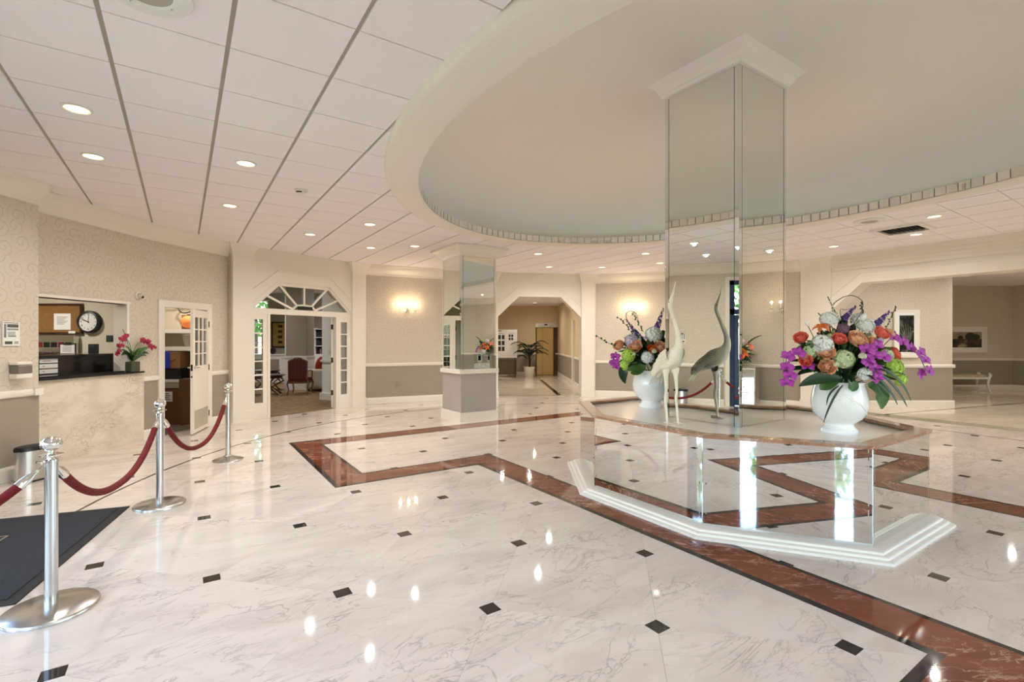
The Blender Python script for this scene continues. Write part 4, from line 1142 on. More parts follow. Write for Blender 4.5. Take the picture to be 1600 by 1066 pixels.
D2 = [
    ("rose", [(0.05,0.80)], -0.16, 0.068, 'peach'),
    ("rose", [(-0.20,0.69)], -0.14, 0.058, 'peach'),
    ("rose", [(-0.21,0.57)], -0.17, 0.058, 'peach'),
    ("rose", [(0.40,0.85)], -0.05, 0.045, 'peach'),
    ("rose", [(-0.36,0.81)], -0.05, 0.05, 'coral'),
    ("rose", [(-0.36,0.62)], -0.12, 0.045, 'coral'),
    ("rose", [(0.28,0.85)], -0.12, 0.055, 'coral'),
    ("rose", [(0.39,0.68)], -0.12, 0.05, 'coral'),
    ("lily", [(-0.20,0.89)], -0.08, 0.065, 'orange'),
    ("hydrangea", [(-0.21,0.75)], -0.1, 0.08, 'white'),
    ("hydrangea", [(-0.11,0.96)], -0.03, 0.065, 'white'),
    ("hydrangea", [(0.18,0.90)], -0.06, 0.065, 'white'),
    ("hydrangea", [(0.08,0.51)], -0.19, 0.05, 'white'),
    ("hydrangea", [(0.22,0.96)], 0.08, 0.06, 'white'),
    ("hydrangea", [(-0.07,0.63)], -0.16, 0.075, 'palegreen'),
    ("hydrangea", [(0.36,0.56)], -0.12, 0.075, 'lime'),
    ("hydrangea", [(0.42,0.46)], -0.12, 0.05, 'lime'),
    ("bud", [(-0.29,0.93)], -0.02, 0.03, 'white'),
    ("bud", [(0.15,0.98)], -0.08, 0.035, 'white'),
    ("spike", [(-0.01,0.96), (-0.04,1.04), (-0.10,1.16)], 0.0, 0.028, 'cream'),
    ("spike", [(0.05,0.95), (0.10,1.00), (0.17,1.08)], 0.04, 0.045, 'purple'),
    ("spike", [(0.26,0.89), (0.32,0.95), (0.40,1.03)], -0.04, 0.05, 'purple'),
    ("hydrangea", [(-0.02,0.88)], -0.08, 0.045, 'mauve'),
    ("orchid", [(0.05,0.71), (0.15,0.74), (0.11,0.66), (0.20,0.65), (0.06,0.62), (0.13,0.56), (0.15,0.48)], -0.24, 0.062, 'magenta'),
    ("orchid", [(-0.33,0.57), (-0.41,0.68), (-0.49,0.65), (-0.50,0.56), (-0.48,0.49), (-0.51,0.43)], -0.1, 0.058, 'magenta'),
    ("orchid", [(0.41,0.81), (0.49,0.77), (0.56,0.72), (0.62,0.68), (0.66,0.62), (0.70,0.53), (0.65,0.50)], -0.08, 0.058, 'magenta'),
    ("rose", [(0.20,0.77)], -0.14, 0.05, 'peach'),
    ("rose", [(-0.10,0.80)], -0.15, 0.05, 'coral'),
    ("hydrangea", [(0.28,0.66)], -0.16, 0.05, 'cream'),
    ("hydrangea", [(-0.30,0.68)], -0.06, 0.06, 'palegreen'),
    ("spike", [(0.0,0.78), (-0.06,0.92), (-0.17,1.02)], 0.02, 0.03, 'cream'),
    ("leaf", [(0.10,0.60), (0.28,0.72), (0.44,0.70)], -0.06, 0.04, 'dark'),
    ("leaf", [(-0.12,0.62), (-0.28,0.74), (-0.40,0.72)], -0.06, 0.04, 'dark'),
    ("leaf", [(0.0,0.70), (0.06,0.92), (0.10,1.02)], 0.06, 0.04, 'dark'),
    ("leaf", [(-0.09,0.46), (-0.27,0.51), (-0.45,0.41)], -0.18, 0.05, 'dark'),
    ("leaf", [(0.13,0.41), (0.26,0.41), (0.24,0.22)], -0.16, 0.075, 'bright'),
    ("leaf", [(-0.06,0.47), (-0.01,0.41), (-0.03,0.37)], -0.2, 0.05, 'bright'),
    ("leaf", [(-0.11,0.46), (-0.24,0.42), (-0.27,0.38)], -0.17, 0.045, 'bright'),
    ("blade", [(0.13,0.55), (0.31,0.47), (0.42,0.24)], -0.2, 0.014, 'dark'),
    ("blade", [(0.13,0.57), (0.35,0.55), (0.45,0.29)], -0.2, 0.014, 'dark'),
    ("blade", [(0.10,0.55), (0.28,0.41), (0.34,0.26)], -0.2, 0.013, 'dark'),
    ("blade", [(-0.09,0.42), (-0.18,0.33), (-0.25,0.11)], -0.18, 0.009, 'dark'),
    ("blade", [(-0.11,0.41), (-0.21,0.36), (-0.21,0.25)], -0.16, 0.008, 'dark'),
    ("twig", [(0.05,0.85), (-0.04,1.06), (0.04,1.15), (0.14,1.17), (0.22,1.12), (0.21,1.03), (0.16,0.95)], 0.03, 0.004, 'brown'),
    ("twig", [(0.08,0.85), (0.04,1.04), (0.10,1.05), (0.19,1.08)], 0.05, 0.003, 'brown'),
    ("sprig", [(0.40,0.88), (0.44,0.99), (0.49,1.07)], 0, 0.012, 'berry'),
    ("sprig", [(0.24,1.01), (0.19,1.07), (0.22,1.11)], 0.03, 0.012, 'berry'),
    ("sprig", [(-0.28,0.71), (-0.31,0.80), (-0.33,0.75)], -0.1, 0.014, 'green'),
    ("sprig", [(-0.29,0.46), (-0.33,0.46), (-0.35,0.41)], -0.1, 0.014, 'berry'),
]
D1 = [
    ("spike", [(-0.14,0.80), (-0.21,0.90), (-0.31,1.03)], -0.05, 0.05, 'purple'),
    ("spike", [(0.05,0.91), (0.09,1.03), (0.13,1.16)], -0.05, 0.05, 'purple'),
    ("hydrangea", [(-0.00,0.85)], -0.1, 0.09, 'white'),
    ("hydrangea", [(-0.25,0.78)], -0.08, 0.075, 'lavender'),
    ("hydrangea", [(-0.09,0.59)], -0.18, 0.07, 'white'),
    ("rose", [(-0.40,0.73)], -0.06, 0.06, 'peach'),
    ("rose", [(-0.23,0.72)], -0.16, 0.07, 'peach'),
    ("rose", [(-0.03,0.69)], -0.18, 0.055, 'orange'),
    ("rose", [(0.06,0.71)], -0.18, 0.065, 'peach'),
    ("hydrangea", [(-0.30,0.61)], -0.14, 0.075, 'lime'),
    ("hydrangea", [(-0.34,0.50)], -0.14, 0.06, 'lime'),
    ("orchid", [(-0.45,0.60), (-0.46,0.53), (-0.43,0.48)], -0.12, 0.06, 'magenta'),
    ("sprig", [(-0.23,0.69), (-0.45,0.69), (-0.64,0.83)], -0.05, 0.02, 'dark'),
    ("sprig", [(-0.20,0.80), (-0.26,0.95), (-0.39,1.05)], -0.02, 0.018, 'dark'),
    ("sprig", [(-0.08,0.88), (-0.15,0.99), (-0.20,1.09)], 0.02, 0.018, 'green'),
    ("twig", [(-0.20,0.88), (-0.29,1.06), (-0.25,1.13), (-0.17,1.10), (-0.14,0.97)], 0.02, 0.005, 'brown'),
    ("leaf", [(-0.12,0.46), (-0.23,0.51), (-0.32,0.44)], -0.2, 0.06, 'bright'),
    ("leaf", [(0.02,0.57), (0.09,0.48), (0.13,0.33)], -0.2, 0.08, 'bright'),
    ("leaf", [(-0.31,0.50), (-0.41,0.44), (-0.34,0.29)], -0.16, 0.055, 'dark'),
    ("leaf", [(-0.12,0.50), (-0.21,0.42), (-0.29,0.41)], -0.2, 0.05, 'bright'),
]
bouquet('flower_bouquet', 'big mixed bouquet with magenta orchid sprays and peach roses in the nearer urn', 'bouquet', (*V2, TOPZ), D2, seed=4, fill=40)
bouquet('flower_bouquet', 'mixed bouquet with purple delphinium spikes in the urn behind the crane', 'bouquet', (*V1, TOPZ), D1, seed=9, fill=34)

# ------------------------------------------------------------------ crane statue
crane = thing('crane_statue', 'tall ivory crane statue with raised bill standing against the mirrored pillar', 'statue', (1.50, 4.62, TOPZ), radians(18))
me = bpy.data.meshes.new('crane_body')
# x across, -y is the way it faces
pts = [((0, .02, .60), .088), ((0, -.05, .64), .082), ((0, -.10, .70), .052), ((0, -.115, .76), .036), ((0, -.105, .84), .027), ((0, -.07, .93), .023), ((-.008, -.025, 1.03), .020), ((-.014, .0, 1.10), .021), ((-.016, -.005, 1.14), .028), ((-.013, -.02, 1.175), .017), ((-.004, -.045, 1.26), .009), ((.004, -.06, 1.335), .004),
       ((0, .10, .55), .070), ((0, .17, .49), .040), ((0, .225, .42), .016),
       ((-.042, .03, .52), .034), ((-.045, .02, .43), .021), ((-.046, .015, .30), .013), ((-.047, .03, .245), .016), ((-.046, .01, .12), .0115), ((-.046, .0, .012), .013), ((-.05, -.05, .008), .008),
       ((.042, .0, .52), .034), ((.045, -.01, .43), .021), ((.046, -.02, .30), .013), ((.047, -.005, .245), .016), ((.046, -.025, .12), .0115), ((.046, -.035, .012), .013), ((.05, -.085, .008), .008)]
ed = [(0, 1), (1, 2), (2, 3), (3, 4), (4, 5), (5, 6), (6, 7), (7, 8), (8, 9), (9, 10), (10, 11), (0, 12), (12, 13), (13, 14), (0, 15), (15, 16), (16, 17), (17, 18), (18, 19), (19, 20), (20, 21), (0, 22), (22, 23), (23, 24), (24, 25), (25, 26), (26, 27), (27, 28)]
me.from_pydata([p for p, r in pts], ed, [])
tmp = bpy.data.objects.new('tmp_body', me); COL.objects.link(tmp)
sk = tmp.modifiers.new('skin', 'SKIN'); sk.use_smooth_shade = True
for i, (p, r) in enumerate(pts): me.skin_vertices[0].data[i].radius = (r, r * (1.0 if i not in (0, 1, 12) else 1.05))
me.skin_vertices[0].data[0].use_root = True
sb = tmp.modifiers.new('sub', 'SUBSURF'); sb.levels = 2; sb.render_levels = 2
dg = bpy.context.evaluated_depsgraph_get(); ev = tmp.evaluated_get(dg)
bm_ = bpy.data.meshes.new_from_object(ev, preserve_all_data_layers=False, depsgraph=dg); bm_.name = 'crane_body'
bpy.data.objects.remove(tmp)
bm_.materials.clear(); bm_.materials.append(M_CRANE)
for p_ in bm_.polygons: p_.use_smooth = True
link('body', bm_, crane)
def crane_surface(sgn, t, s_):                       # side of the body, t back along the wing, s_ down it
    y = -.07 + .30 * t; zc = .655 - .10 * t - .11 * t * t; hw = .098 * (1 - .55 * t ** 1.5)
    return Vector((sgn * (hw * cos(s_ * .9)), y, zc + .075 * (1 - .4 * t) * (-s_ * 1.0 + .35)))
for sgn in (-1, 1):
    for row in range(5):
        for k in range(5 + row % 2):
            t = .05 + row * .155; s_ = -.35 + k * .26 - (row % 2) * .12
            if s_ > 1.05: continue
            c = crane_surface(sgn, t, s_); e = crane_surface(sgn, min(1.05, t + .27 + .06 * (row > 2)), s_ + .10)
            nrm = Vector((sgn, 0, .35 - s_ * .5)).normalized(); d = e - c; sd = d.cross(nrm).normalized()
            def fn(u, v, c=c, d=d, sd=sd, nrm=nrm):
                x = (u - .5) * 2; w = .021 * (sin(pi * (.18 + .72 * v)) ** .7)
                return c + d * v + sd * x * w + nrm * (.010 + .016 * v - .010 * x * x)
            MB().patch(fn, 3, 5).obj('wing_feather', M_CRANE, crane)
for k in range(5):
    x = (k - 2) * .022
    def fn(u, v, x=x, k=k):
        s_ = (u - .5) * .03 * (1 - .55 * v); return Vector((x * (1 + .5 * v) + s_, .16 + .10 * v, .50 - .13 * v - abs(k - 2) * .008 + .012 * sin(pi * v)))
    MB().patch(fn, 2, 5).obj('tail_feather', M_CRANE, crane)
for x, y in ((-.046, 0), (.046, -.035)):
    for a in (-.5, .5, pi): MB().tube([(x, y, .010), (x + .04 * sin(a), y - .045 * cos(a), .007), (x + .065 * sin(a), y - .07 * cos(a), .003)], [.009, .007, .003], 6).obj('toe', M_CRANE, crane)
for sgn in (-1, 1): MB().ell((-.016 + sgn * .021, -.012, 1.145), .005, .006, .006, 8, 6).obj('eye', M_DARK, crane)

# ------------------------------------------------------------------ orchid pot on the desk counter
pp = on_wall(DKA, ADK, 1.56, -.045, 1.06)
op = thing('orchid_planter', 'glass cube planter of red orchids and green leaves on the black counter', 'planter', pp, ADK)
bevel(MB().cbox((0, 0, .075), (.15, .11, .15)).obj('glass_pot', mat('green_glass', lin(70, 78, 62), .08, spec=.7), op), .01)
fm = mat('petal_red', lin(158, 20, 62), .55, var=.15, scale=30); FMESH[('orchid', 'red')] = orchid_mesh('orchid', fm)
rnd = random.Random(2)
for st_ in ([(0, 0, .15), (-.05, 0, .40), (-.16, -.02, .50), (-.27, -.03, .40), (-.30, -.03, .25)], [(0, 0, .15), (.04, 0, .35), (.12, -.02, .44), (.22, -.03, .42), (.30, -.04, .34)], [(-.01, 0, .15), (-.08, 0, .45), (-.17, 0, .62)]):
    MB().tube([bez(st_, k / 16) for k in range(17)], .004, 6).obj('flower_stem', M_LEAFB, op)
    if st_[-1][2] > .6: continue
    for k in range(9):
        p = bez(st_, .45 + .55 * k / 8) + Vector((0, -.02 + rnd.uniform(-.02, .02), rnd.uniform(-.03, .03)))
        o = link('orchid_bloom', FMESH[('orchid', 'red')], op, p); o.scale = (.045,) * 3; o.rotation_mode = 'QUATERNION'
        o.rotation_quaternion = orient((rnd.uniform(-.5, .5), -1, rnd.uniform(-.1, .5)), rnd.uniform(-.6, .6))
for k in range(12):
    a = k * .55 + rnd.uniform(-.2, .2); l = rnd.uniform(.17, .26)
    leaf_obj('strap_leaf', [Vector((0, 0, .14)), Vector((cos(a) * l * .4, sin(a) * .06, .14 + l * .85)), Vector((cos(a) * l, sin(a) * .10 - .03, .14 + l * (.9 if k % 2 else .45)))], .032, M_LEAFB if k % 2 else M_LEAF, op)

# ------------------------------------------------------------------ office behind the service window
def plain_room(prefix, poly, h, m_wall, floor_m, holes={}, ceil_m=None, dado=False, floor_name='floor', skip=(), cname='ceiling'):
    n = len(poly); ws = []
    for i in range(n):
        if i in skip: ws.append(None); continue
        ws.append(wall(prefix, poly[i], poly[(i + 1) % n], holes=holes.get(i, ()), z1=h, th=.1, crown=dado, dado=dado, paper=m_wall, rail=dado, base=True) if not dado else
                  wall(prefix, poly[i], poly[(i + 1) % n], holes=holes.get(i, ()), z1=h, th=.1, crown=False, dado=True, paper=m_wall, rail=True, base=True))
    if floor_m: struct(MB().prism(poly, -.08, 0.0).obj(floor_name, floor_m))
    struct(MB().prism(poly, h, h + .06).obj(cname, ceil_m or M_TILE))
    return ws
M_OFF = mat('office_cream', lin(214, 204, 182), .7)
OFP = [(-9.2, 4.9), (-9.2, 7.95), (-5.78, 7.95), (-5.80, 7.6)]
plain_room('wall_back', [(-9.2, 4.9), (-9.2, 7.9), (-5.80, 7.9), (-5.90, 4.9)], 2.75, M_OFF, M_CARPET, skip=(2,))
OY = 7.9
cb_ = thing('cork_board', 'brown cork board on the office wall behind the service window', 'board', (-7.25, OY, 1.62))
MB().box(-.62, -.03, .03, .33, -.004, .46).obj('cork', mat('cork', lin(140, 100, 52), .9, var=.15, scale=40), cb_)
MB().box(-.65, -.04, 0, .36, 0, .03).box(-.65, -.04, .46, .36, 0, .49).box(.33, -.04, .03, .36, 0, .46).box(-.65, -.04, .03, -.62, 0, .46).obj('frame', M_WOOD, cb_)
pg = tag(link('paper_notice', MB().box(0, -.004, 0, .27, 0, .26).mesh('paper', M_PAPERW), None, (-7.34, OY - .032, 1.69)), 'white paper notice pinned on the cork board', 'paper')
for k in range(6): MB().box(.05, -.0055, .20 - k * .022, .22 - .03 * (k % 3), -.004, .206 - k * .022).obj('print_line', M_INK, pg)
tag(link('paper_label', MB().box(0, -.004, 0, .11, 0, .04).mesh('label', M_PAPERW), None, (-7.10, OY - .042, 1.63)), 'small white label on the lower frame of the cork board', 'label')
ck = thing('wall_clock', 'round black wall clock with white face on the office wall', 'clock', (-6.77, OY, 1.815))
g = MB().lathe([(.178, 0), (.180, .05), (.172, .075), (.150, .08), (.148, .06)], 48, cap=False).obj('case', M_DARK, ck); g.rotation_euler = (radians(90), 0, 0)
g = MB().lathe([(.150, .05), (.150, .058), (.001, .058)], 48).obj('dial', M_PAPERW, ck); g.rotation_euler = (radians(90), 0, 0)
for h_ in range(12):
    a = radians(90 - 30 * (h_ + 1)); c = bpy.data.curves.new('numeral', 'FONT'); c.body = str(h_ + 1); c.size = .042; c.align_x = 'CENTER'; c.align_y = 'CENTER'; c.extrude = .0006
    o = bpy.data.objects.new('numeral', c); COL.objects.link(o); bpy.context.view_layer.update(); me_ = bpy.data.meshes.new_from_object(o.evaluated_get(bpy.context.evaluated_depsgraph_get())); bpy.data.objects.remove(o); me_.materials.clear(); me_.materials.append(M_INK)
    o = link('numeral', me_, ck, (.115 * cos(a), -.0605, .115 * sin(a))); o.rotation_euler = (radians(90), 0, 0)
for a, l, w in ((90 - 295, .085, .008), (90 - 290, .115, .006), (90 - 5, .12, .003)):
    a = radians(a); o = MB().prism_y([(-.02, -w), (l, -w * .5), (l, w * .5), (-.02, w)], -.064, -.062).obj('hand', M_DARK, ck); o.rotation_euler = (0, -a, 0)
pn = thing('key_panel', 'grey steel panel with a row of black knobs below the cork board', 'panel', (-7.28, OY, 1.24))
MB().box(-.65, -.12, 0, .33, 0, .36).obj('housing', M_STEEL, pn)
for k in range(8): MB().box(-.60 + k * .115, -.124, .17, -.51 + k * .115, -.12, .25).obj('slot', M_DARK if k % 3 else mat('slot_red', lin(120, 30, 36), .6), pn)
for k in range(8):
    g = MB().lathe([(.026, 0), (.024, .03), (.018, .034)], 16).obj('knob', M_DARK, pn, (-.55 + k * .115, -.12, .075)); g.rotation_euler = (radians(90), 0, 0)
cl = thing('clipboard', 'clipboard with a white form propped on the desk behind the counter', 'clipboard', (-6.60, 7.30, 1.327), radians(8))
o = MB().box(-.11, -.006, 0, .11, 0, .15).obj('board', M_DARK, cl); o = MB().box(-.10, -.008, 0, .09, -.006, .13).obj('form', M_PAPERW, cl)
MB().box(-.05, -.014, .125, .05, -.006, .15).box(-.07, -.012, .14, .07, -.006, .148).obj('clip', M_DARK, cl)
for k in range(4): MB().box(-.07, -.0092, .03 + k * .02, .05, -.008, .035 + k * .02).obj('print_line', M_INK, cl)
bx = thing('desk_phone', 'small black box standing at the end of the desk', 'box', (-6.18, 7.25, 1.327), radians(10)); bevel(MB().cbox((0, 0, .07), (.10, .08, .14)).obj('case', M_DARK, bx), .006); MB().box(-.035, -.043, .09, .035, -.04, .125).obj('screen', mat('screen_grey', lin(70, 74, 78), .2), bx)
sh = thing('desk_shelf', 'office desk behind the counter carrying the clipboard', 'desk', (-6.75, 7.4, 0)); MB().box(-.9, -.05, 1.295, .5, .25, 1.32).obj('top', M_WOOD, sh)
for x in (-.85,): MB().box(x - .03, -.3, 0, x + .03, .2, 1.30).obj('side_panel', M_WOOD, sh)
MB().box(.2, .0, 0, .26, .2, 1.30).obj('side_panel', M_WOOD, sh)
pf = tag(MB().box(-.05, -.012, 0, .05, 0, .10).obj('framed_photo', M_DARK, None, (-6.47, OY - .001, 1.50)), 'small dark framed photo on the office wall beside the orchids', 'picture'); MB().box(-.04, -.014, .01, .04, -.012, .09).obj('print', mat('print_green', lin(44, 60, 48), .5), pf)
t = MB().box(-6.28, 7.80, 0, -6.12, 7.9, 2.6).obj('trim_5', M_TRIM); struct(t, 'white door casing inside the office')
def room_lamp(x, y, z, label, w, color=WARM, r=.085): return downlight(x, y, z, label, w, 'ceiling lights of the rooms beyond', r)  # also carries unseen lamps added to brighten the rooms beyond
room_lamp(-7.3, 6.6, 2.75, 'added fill light in the office behind the service window', 130)  # added lamp, no fitting in sight, brightens the office

# ------------------------------------------------------------------ storeroom
plain_room('wall_back', [(-5.84, 8.10), (-7.0, 9.32), (-5.38, 9.32), (-5.56, 7.82)], 2.7, M_OFF, mat('store_floor', lin(150, 136, 116), .5), skip=(2, 3))
t = MB().prism([(-5.95, 7.90), (-5.66, 7.70), (-5.66, 7.86), (-5.95, 8.12)], 0, 2.7).obj('trim_12', M_OFF); struct(t)  # added filler that blocks sky light between office and storeroom
for z, nm in ((1.70, 'upper'), (1.38, 'lower')):
    s_ = thing('wall_shelf', '%s white storeroom shelf seen through the open door' % nm, 'shelf', (-6.35, 9.32, z), 0, 'storeroom shelves'); MB().box(-.42, -.42, 0, .85, 0, .025).obj('board', M_LWHITE, s_); MB().box(-.42, -.42, -.05, .85, -.40, 0).obj('lip', M_LWHITE, s_)
def carton(label, x, y, z, dx, dy, dz, rz, m_=M_BROWN, tape=True):
    c = thing('cardboard_box', label, 'box', (x, y, z), rz, 'cardboard boxes in the storeroom'); MB().box(-dx / 2, -dy / 2, 0, dx / 2, dy / 2, dz).obj('carton', m_, c)
    for s_ in (-1, 1): MB().box(-dx / 2, s_ * .004 if s_ > 0 else -dy / 2, dz, dx / 2, dy / 2 if s_ > 0 else -.004, dz + .006).obj('flap', m_, c)
    if tape: MB().box(-dx / 2 - .001, -.025, dz + .006, dx / 2 + .001, .025, dz + .008).obj('tape', mat('tape_tan', lin(186, 150, 104), .3), c)
    return c
b0 = carton('brown box with a curved arrow mark and a blue ribbon, midway up the storeroom pile', -6.20, 9.0, 1.02, .46, .34, .28, 0)
MB().tube([(-.15 + .3 * k / 12, -.172, .16 - .05 * sin(pi * k / 12)) for k in range(13)], .006, 6).obj('arrow_mark', M_INK, b0)
MB().box(-.03, -.18, -.02, .05, -.171, .30).obj('ribbon', mat('blue_tape', lin(20, 60, 190), .4), b0)
crt = thing('gap_infill', 'dark infill for the shaded gap under the ribboned box', 'crate', (-6.20, 9.0, .82)); MB().box(-.24, -.17, 0, .24, .17, .18).obj('tub', M_DARK, crt); MB().box(-.25, -.18, .18, .25, .18, .2).obj('rim', M_DARK, crt)  # dark block put in for the shaded gap between box and tub
wb = thing('plastic_tub', 'white lidded tub under the dark gap infill', 'tub', (-6.20, 9.0, .66)); MB().box(-.24, -.17, 0, .24, .17, .11).obj('tub', mat('tub_grey', lin(180, 172, 160), .4), wb); MB().box(-.255, -.185, .11, .255, .185, .16).obj('lid', M_LWHITE, wb)
b1 = carton('dark brown carton with a white address label under the white tub', -6.22, 9.0, 0, .48, .36, .64, 0, M_BROWN2)
MB().box(-.10, -.184, .42, .12, -.181, .60).obj('address_label', M_PAPERW, b1)
for k in range(4): MB().box(-.08, -.186, .45 + k * .035, .09 - .03 * (k % 2), -.184, .462 + k * .035).obj('print_line', M_INK, b1)
carton('tall brown carton standing just inside the storeroom door', -5.80, 8.95, 0, .36, .30, .82, radians(10), M_BROWN2)
b2 = carton('long dark carton leaning beside the shelves', -5.86, 9.12, .84, .22, .16, .62, 0, M_BROWN2, False); b2.rotation_euler = (0, radians(8), 0)
pk = thing('orange_lantern', 'orange paper lantern on the upper storeroom shelf', 'lantern', (-5.98, 9.08, 1.86))
MB().ell((0, 0, 0), .13, .12, .12, 20, 12).obj('shade', mat('orange_paper', lin(240, 140, 70), .6), pk); MB().lathe([(.03, .11), (.03, .14)], 12).obj('cap', M_DARK, pk)
b3 = carton('small brown carton behind the orange lantern', -6.02, 9.2, 1.727, .24, .16, .26, 0)
tb = thing('white_bin', 'pale plastic basket hanging below the upper shelf', 'basket', (-5.92, 9.05, 1.41)); MB().lathe([(.10, 0), (.14, .20), (.15, .21), (.145, .22)], 24).obj('basket', mat('tub_grey', lin(180, 172, 160), .4), tb)
cbk = thing('cable_loop', 'loop of black cable hanging above the storeroom shelf', 'cable', (-6.1, 9.15, 2.15))
MB().tube([(.14 * cos(2 * pi * k / 24), .02 * sin(k), .12 * sin(2 * pi * k / 24)) for k in range(22)], .012, 6).obj('coil', M_DARK, cbk); MB().tube([(-.35, 0, .10), (0, 0, .12), (.4, 0, .06)], .010, 6).obj('lead', M_DARK, cbk)
rg = thing('striped_rug', 'dark striped rug on the storeroom floor', 'rug', (-5.85, 8.35, 0.001), AWB)
for k in range(9): MB().box(-.35, -.34 + k * .075, 0, .38, -.34 + k * .075 + .073, .008).obj('stripe', M_MATB if k % 2 else mat('rug_tan', lin(120, 106, 88), .95), rg)
room_lamp(-5.95, 8.72, 2.7, 'added fill light in the storeroom', 45)  # added lamp that brightens the piled boxes

# ------------------------------------------------------------------ lounge behind the french doors
lw = plain_room('wall_back', [(-12.5, 9.45), (-12.5, 18.5), (-2.6, 18.5), (-2.6, 13.0), (-3.36, 11.72), (-5.32, 9.20), (-5.5, 9.45)], 3.3, M_LWALL, M_CARPET, holes={1: [(.6, 3.35, .6, 3.05)]}, skip=(3, 4, 5), ceil_m=M_TILE, cname='ceiling')
window('window_30', lw[1], .6, 3.35, .6, 3.05, 3, 3, M_LWHITE, 'lounge window beyond the french doors'); portal_light(lw[1], .6, 3.35, .6, 3.05)
t = MB().prism([(-4.90, 12.66), (-4.90, 12.80), (-3.2, 12.1), (-3.4, 11.78)], 0, 3.3).obj('wall_lounge', M_LWHITE); struct(t, 'white wall end with light switch inside the lounge')
t = MB().prism([(-4.94, 12.63), (-4.94, 12.82), (-3.2, 12.12), (-3.4, 11.75)], .97, 1.02).obj('trim_6', M_LWHITE); struct(t)
t = MB().prism([(-4.95, 12.62), (-4.95, 12.83), (-3.2, 12.13), (-3.4, 11.74)], 0, .17).obj('baseboard_lounge', M_LWHITE); struct(t)
swa = atan2(11.78 - 12.66, -3.4 + 4.97)
sw = thing('light_switch', 'white double light switch on the lounge wall end', 'switch', (-4.66, 12.515, 1.25), swa); MB().box(-.06, -.008, -.06, .06, 0, .06).obj('plate', M_PAPERW, sw)
for x in (-.025, .025): MB().box(x - .015, -.012, -.03, x + .015, -.008, .03).obj('rocker', M_LWHITE, sw)
lc = thing('lounge_pillar', 'square grey and white pillar standing in the lounge', 'pillar', (-6.62, 15.35, 0)); lc['kind'] = 'thing'
MB().box(-.31, -.30, 0, .31, .30, 3.3).obj('shaft', M_LWALL, lc); MB().box(-.345, -.305, 0, -.31, .305, 3.3).obj('white_face', M_LWHITE, lc)
MB().box(-.37, -.33, .98, .34, .33, 1.04).obj('chair_rail', M_LWHITE, lc); MB().box(-.36, -.32, 0, .33, .32, .98).obj('white_base', M_LWHITE, lc)
cab = thing('lounge_cabinet', 'white panelled cabinet along the lounge back wall', 'cabinet', (-8.75, 18.0, 0))
MB().box(-1.2, -.25, 0, 1.0, .45, .98).obj('carcass', M_LWHITE, cab); MB().box(-1.25, -.29, .98, 1.05, .47, 1.02).obj('top', M_LWHITE, cab)
for k in range(4):
    d = MB().box(-1.15 + k * .54, -.265, .12, -.67 + k * .54, -.25, .92).obj('door', M_LWHITE, cab); MB().box(-1.08 + k * .54, -.268, .2, -.74 + k * .54, -.265, .84).obj('panel', M_LWALL, d); MB().ell((-.70 + k * .54, -.28, .6), .015, .015, .015, 8, 6).obj('knob', M_STEEL, d)
pt = thing('gilt_painting', 'tall framed gold panel on the lounge back wall above the cabinet', 'picture', (-9.0, 18.5, 1.25))
MB().box(0, -.03, .05, .55, 0, .92).obj('canvas', mat('gold_panel', lin(150, 118, 58), .5, var=.35, scale=14), pt); MB().box(-.05, -.05, 0, 0, 0, .97).box(.55, -.05, 0, .6, 0, .97).box(0, -.05, 0, .55, 0, .05).box(0, -.05, .92, .55, 0, .97).obj('frame', M_WOOD, pt)
for k in range(4): MB().box(.2, -.034, .15 + k * .2, .36, -.03, .25 + k * .2).obj('motif', M_WOOD, pt)
for lab, x, h_, r in (('round dark lidded jar on the lounge cabinet', -8.72, .24, .11), ('small dark bowl at the pillar end of the lounge cabinet', -8.15, .10, .09)):
    j = thing('dark_jar', lab, 'jar', (x, 17.9, 1.02)); MB().lathe([(r * .5, 0), (r, h_ * .4), (r * .9, h_ * .75), (r * .5, h_ * .9)], 20).obj('body', mat('dark_bronze', lin(38, 26, 22), .3), j); MB().lathe([(r * .55, h_ * .88), (r * .3, h_), (.001, h_ * 1.05)], 16).obj('lid', M_WOOD, j)
bs = thing('bookcase', 'white built in bookcase with dark books beside the lounge wall end', 'bookcase', (-6.95, 18.3, 1.02))
MB().box(-.35, .16, -.0, .9, .2, .92).obj('back', M_DARK, bs); MB().box(-.40, -.1, -.04, -.35, .2, .96).box(.9, -.1, -.04, .95, .2, .96).obj('side', M_LWHITE, bs)
for k in range(4): MB().box(-.35, -.1, -.04 + k * .315, .9, .16, -.01 + k * .315).obj('shelf', M_LWHITE, bs)
rnd = random.Random(8)
bk = MB().box(-.014, -.07, 0, .014, .07, .2).mesh('book', None)
ORD = 'first second third fourth fifth sixth seventh eighth ninth tenth eleventh twelfth thirteenth fourteenth fifteenth sixteenth seventeenth eighteenth nineteenth twentieth'.split()
bcols = [lin(46, 40, 44), lin(70, 34, 30), lin(40, 52, 60), lin(150, 140, 124), lin(60, 60, 52)]
for s_ in range(3):
    x = -6.95 - .33; nb = 0
    while x < -6.95 + .5:
        o = link('book', bk.copy(), None, (x, 18.35, 1.02 - .008 + s_ * .315)); ci = rnd.randrange(5); o.data.materials.append(mat('book_%d' % ci, bcols[ci], .6)); o.scale = (rnd.uniform(.9, 1.5), 1, rnd.uniform(.9, 1.25))
        tag(o, '%s book, %s from the pillar end on the %s shelf of the lounge bookcase' % (('black', 'dark red', 'slate blue', 'pale', 'grey')[ci], ORD[nb], ('lowest', 'middle', 'top')[s_]), 'book', 'books on the lounge bookcase'); nb += 1; x += rnd.uniform(.042, .055)
MB().box(-1.3, -.12, 0, 1.2, .2, .98).obj('lower_cabinet', M_LWHITE, bs, (.6, 0, -1.02))
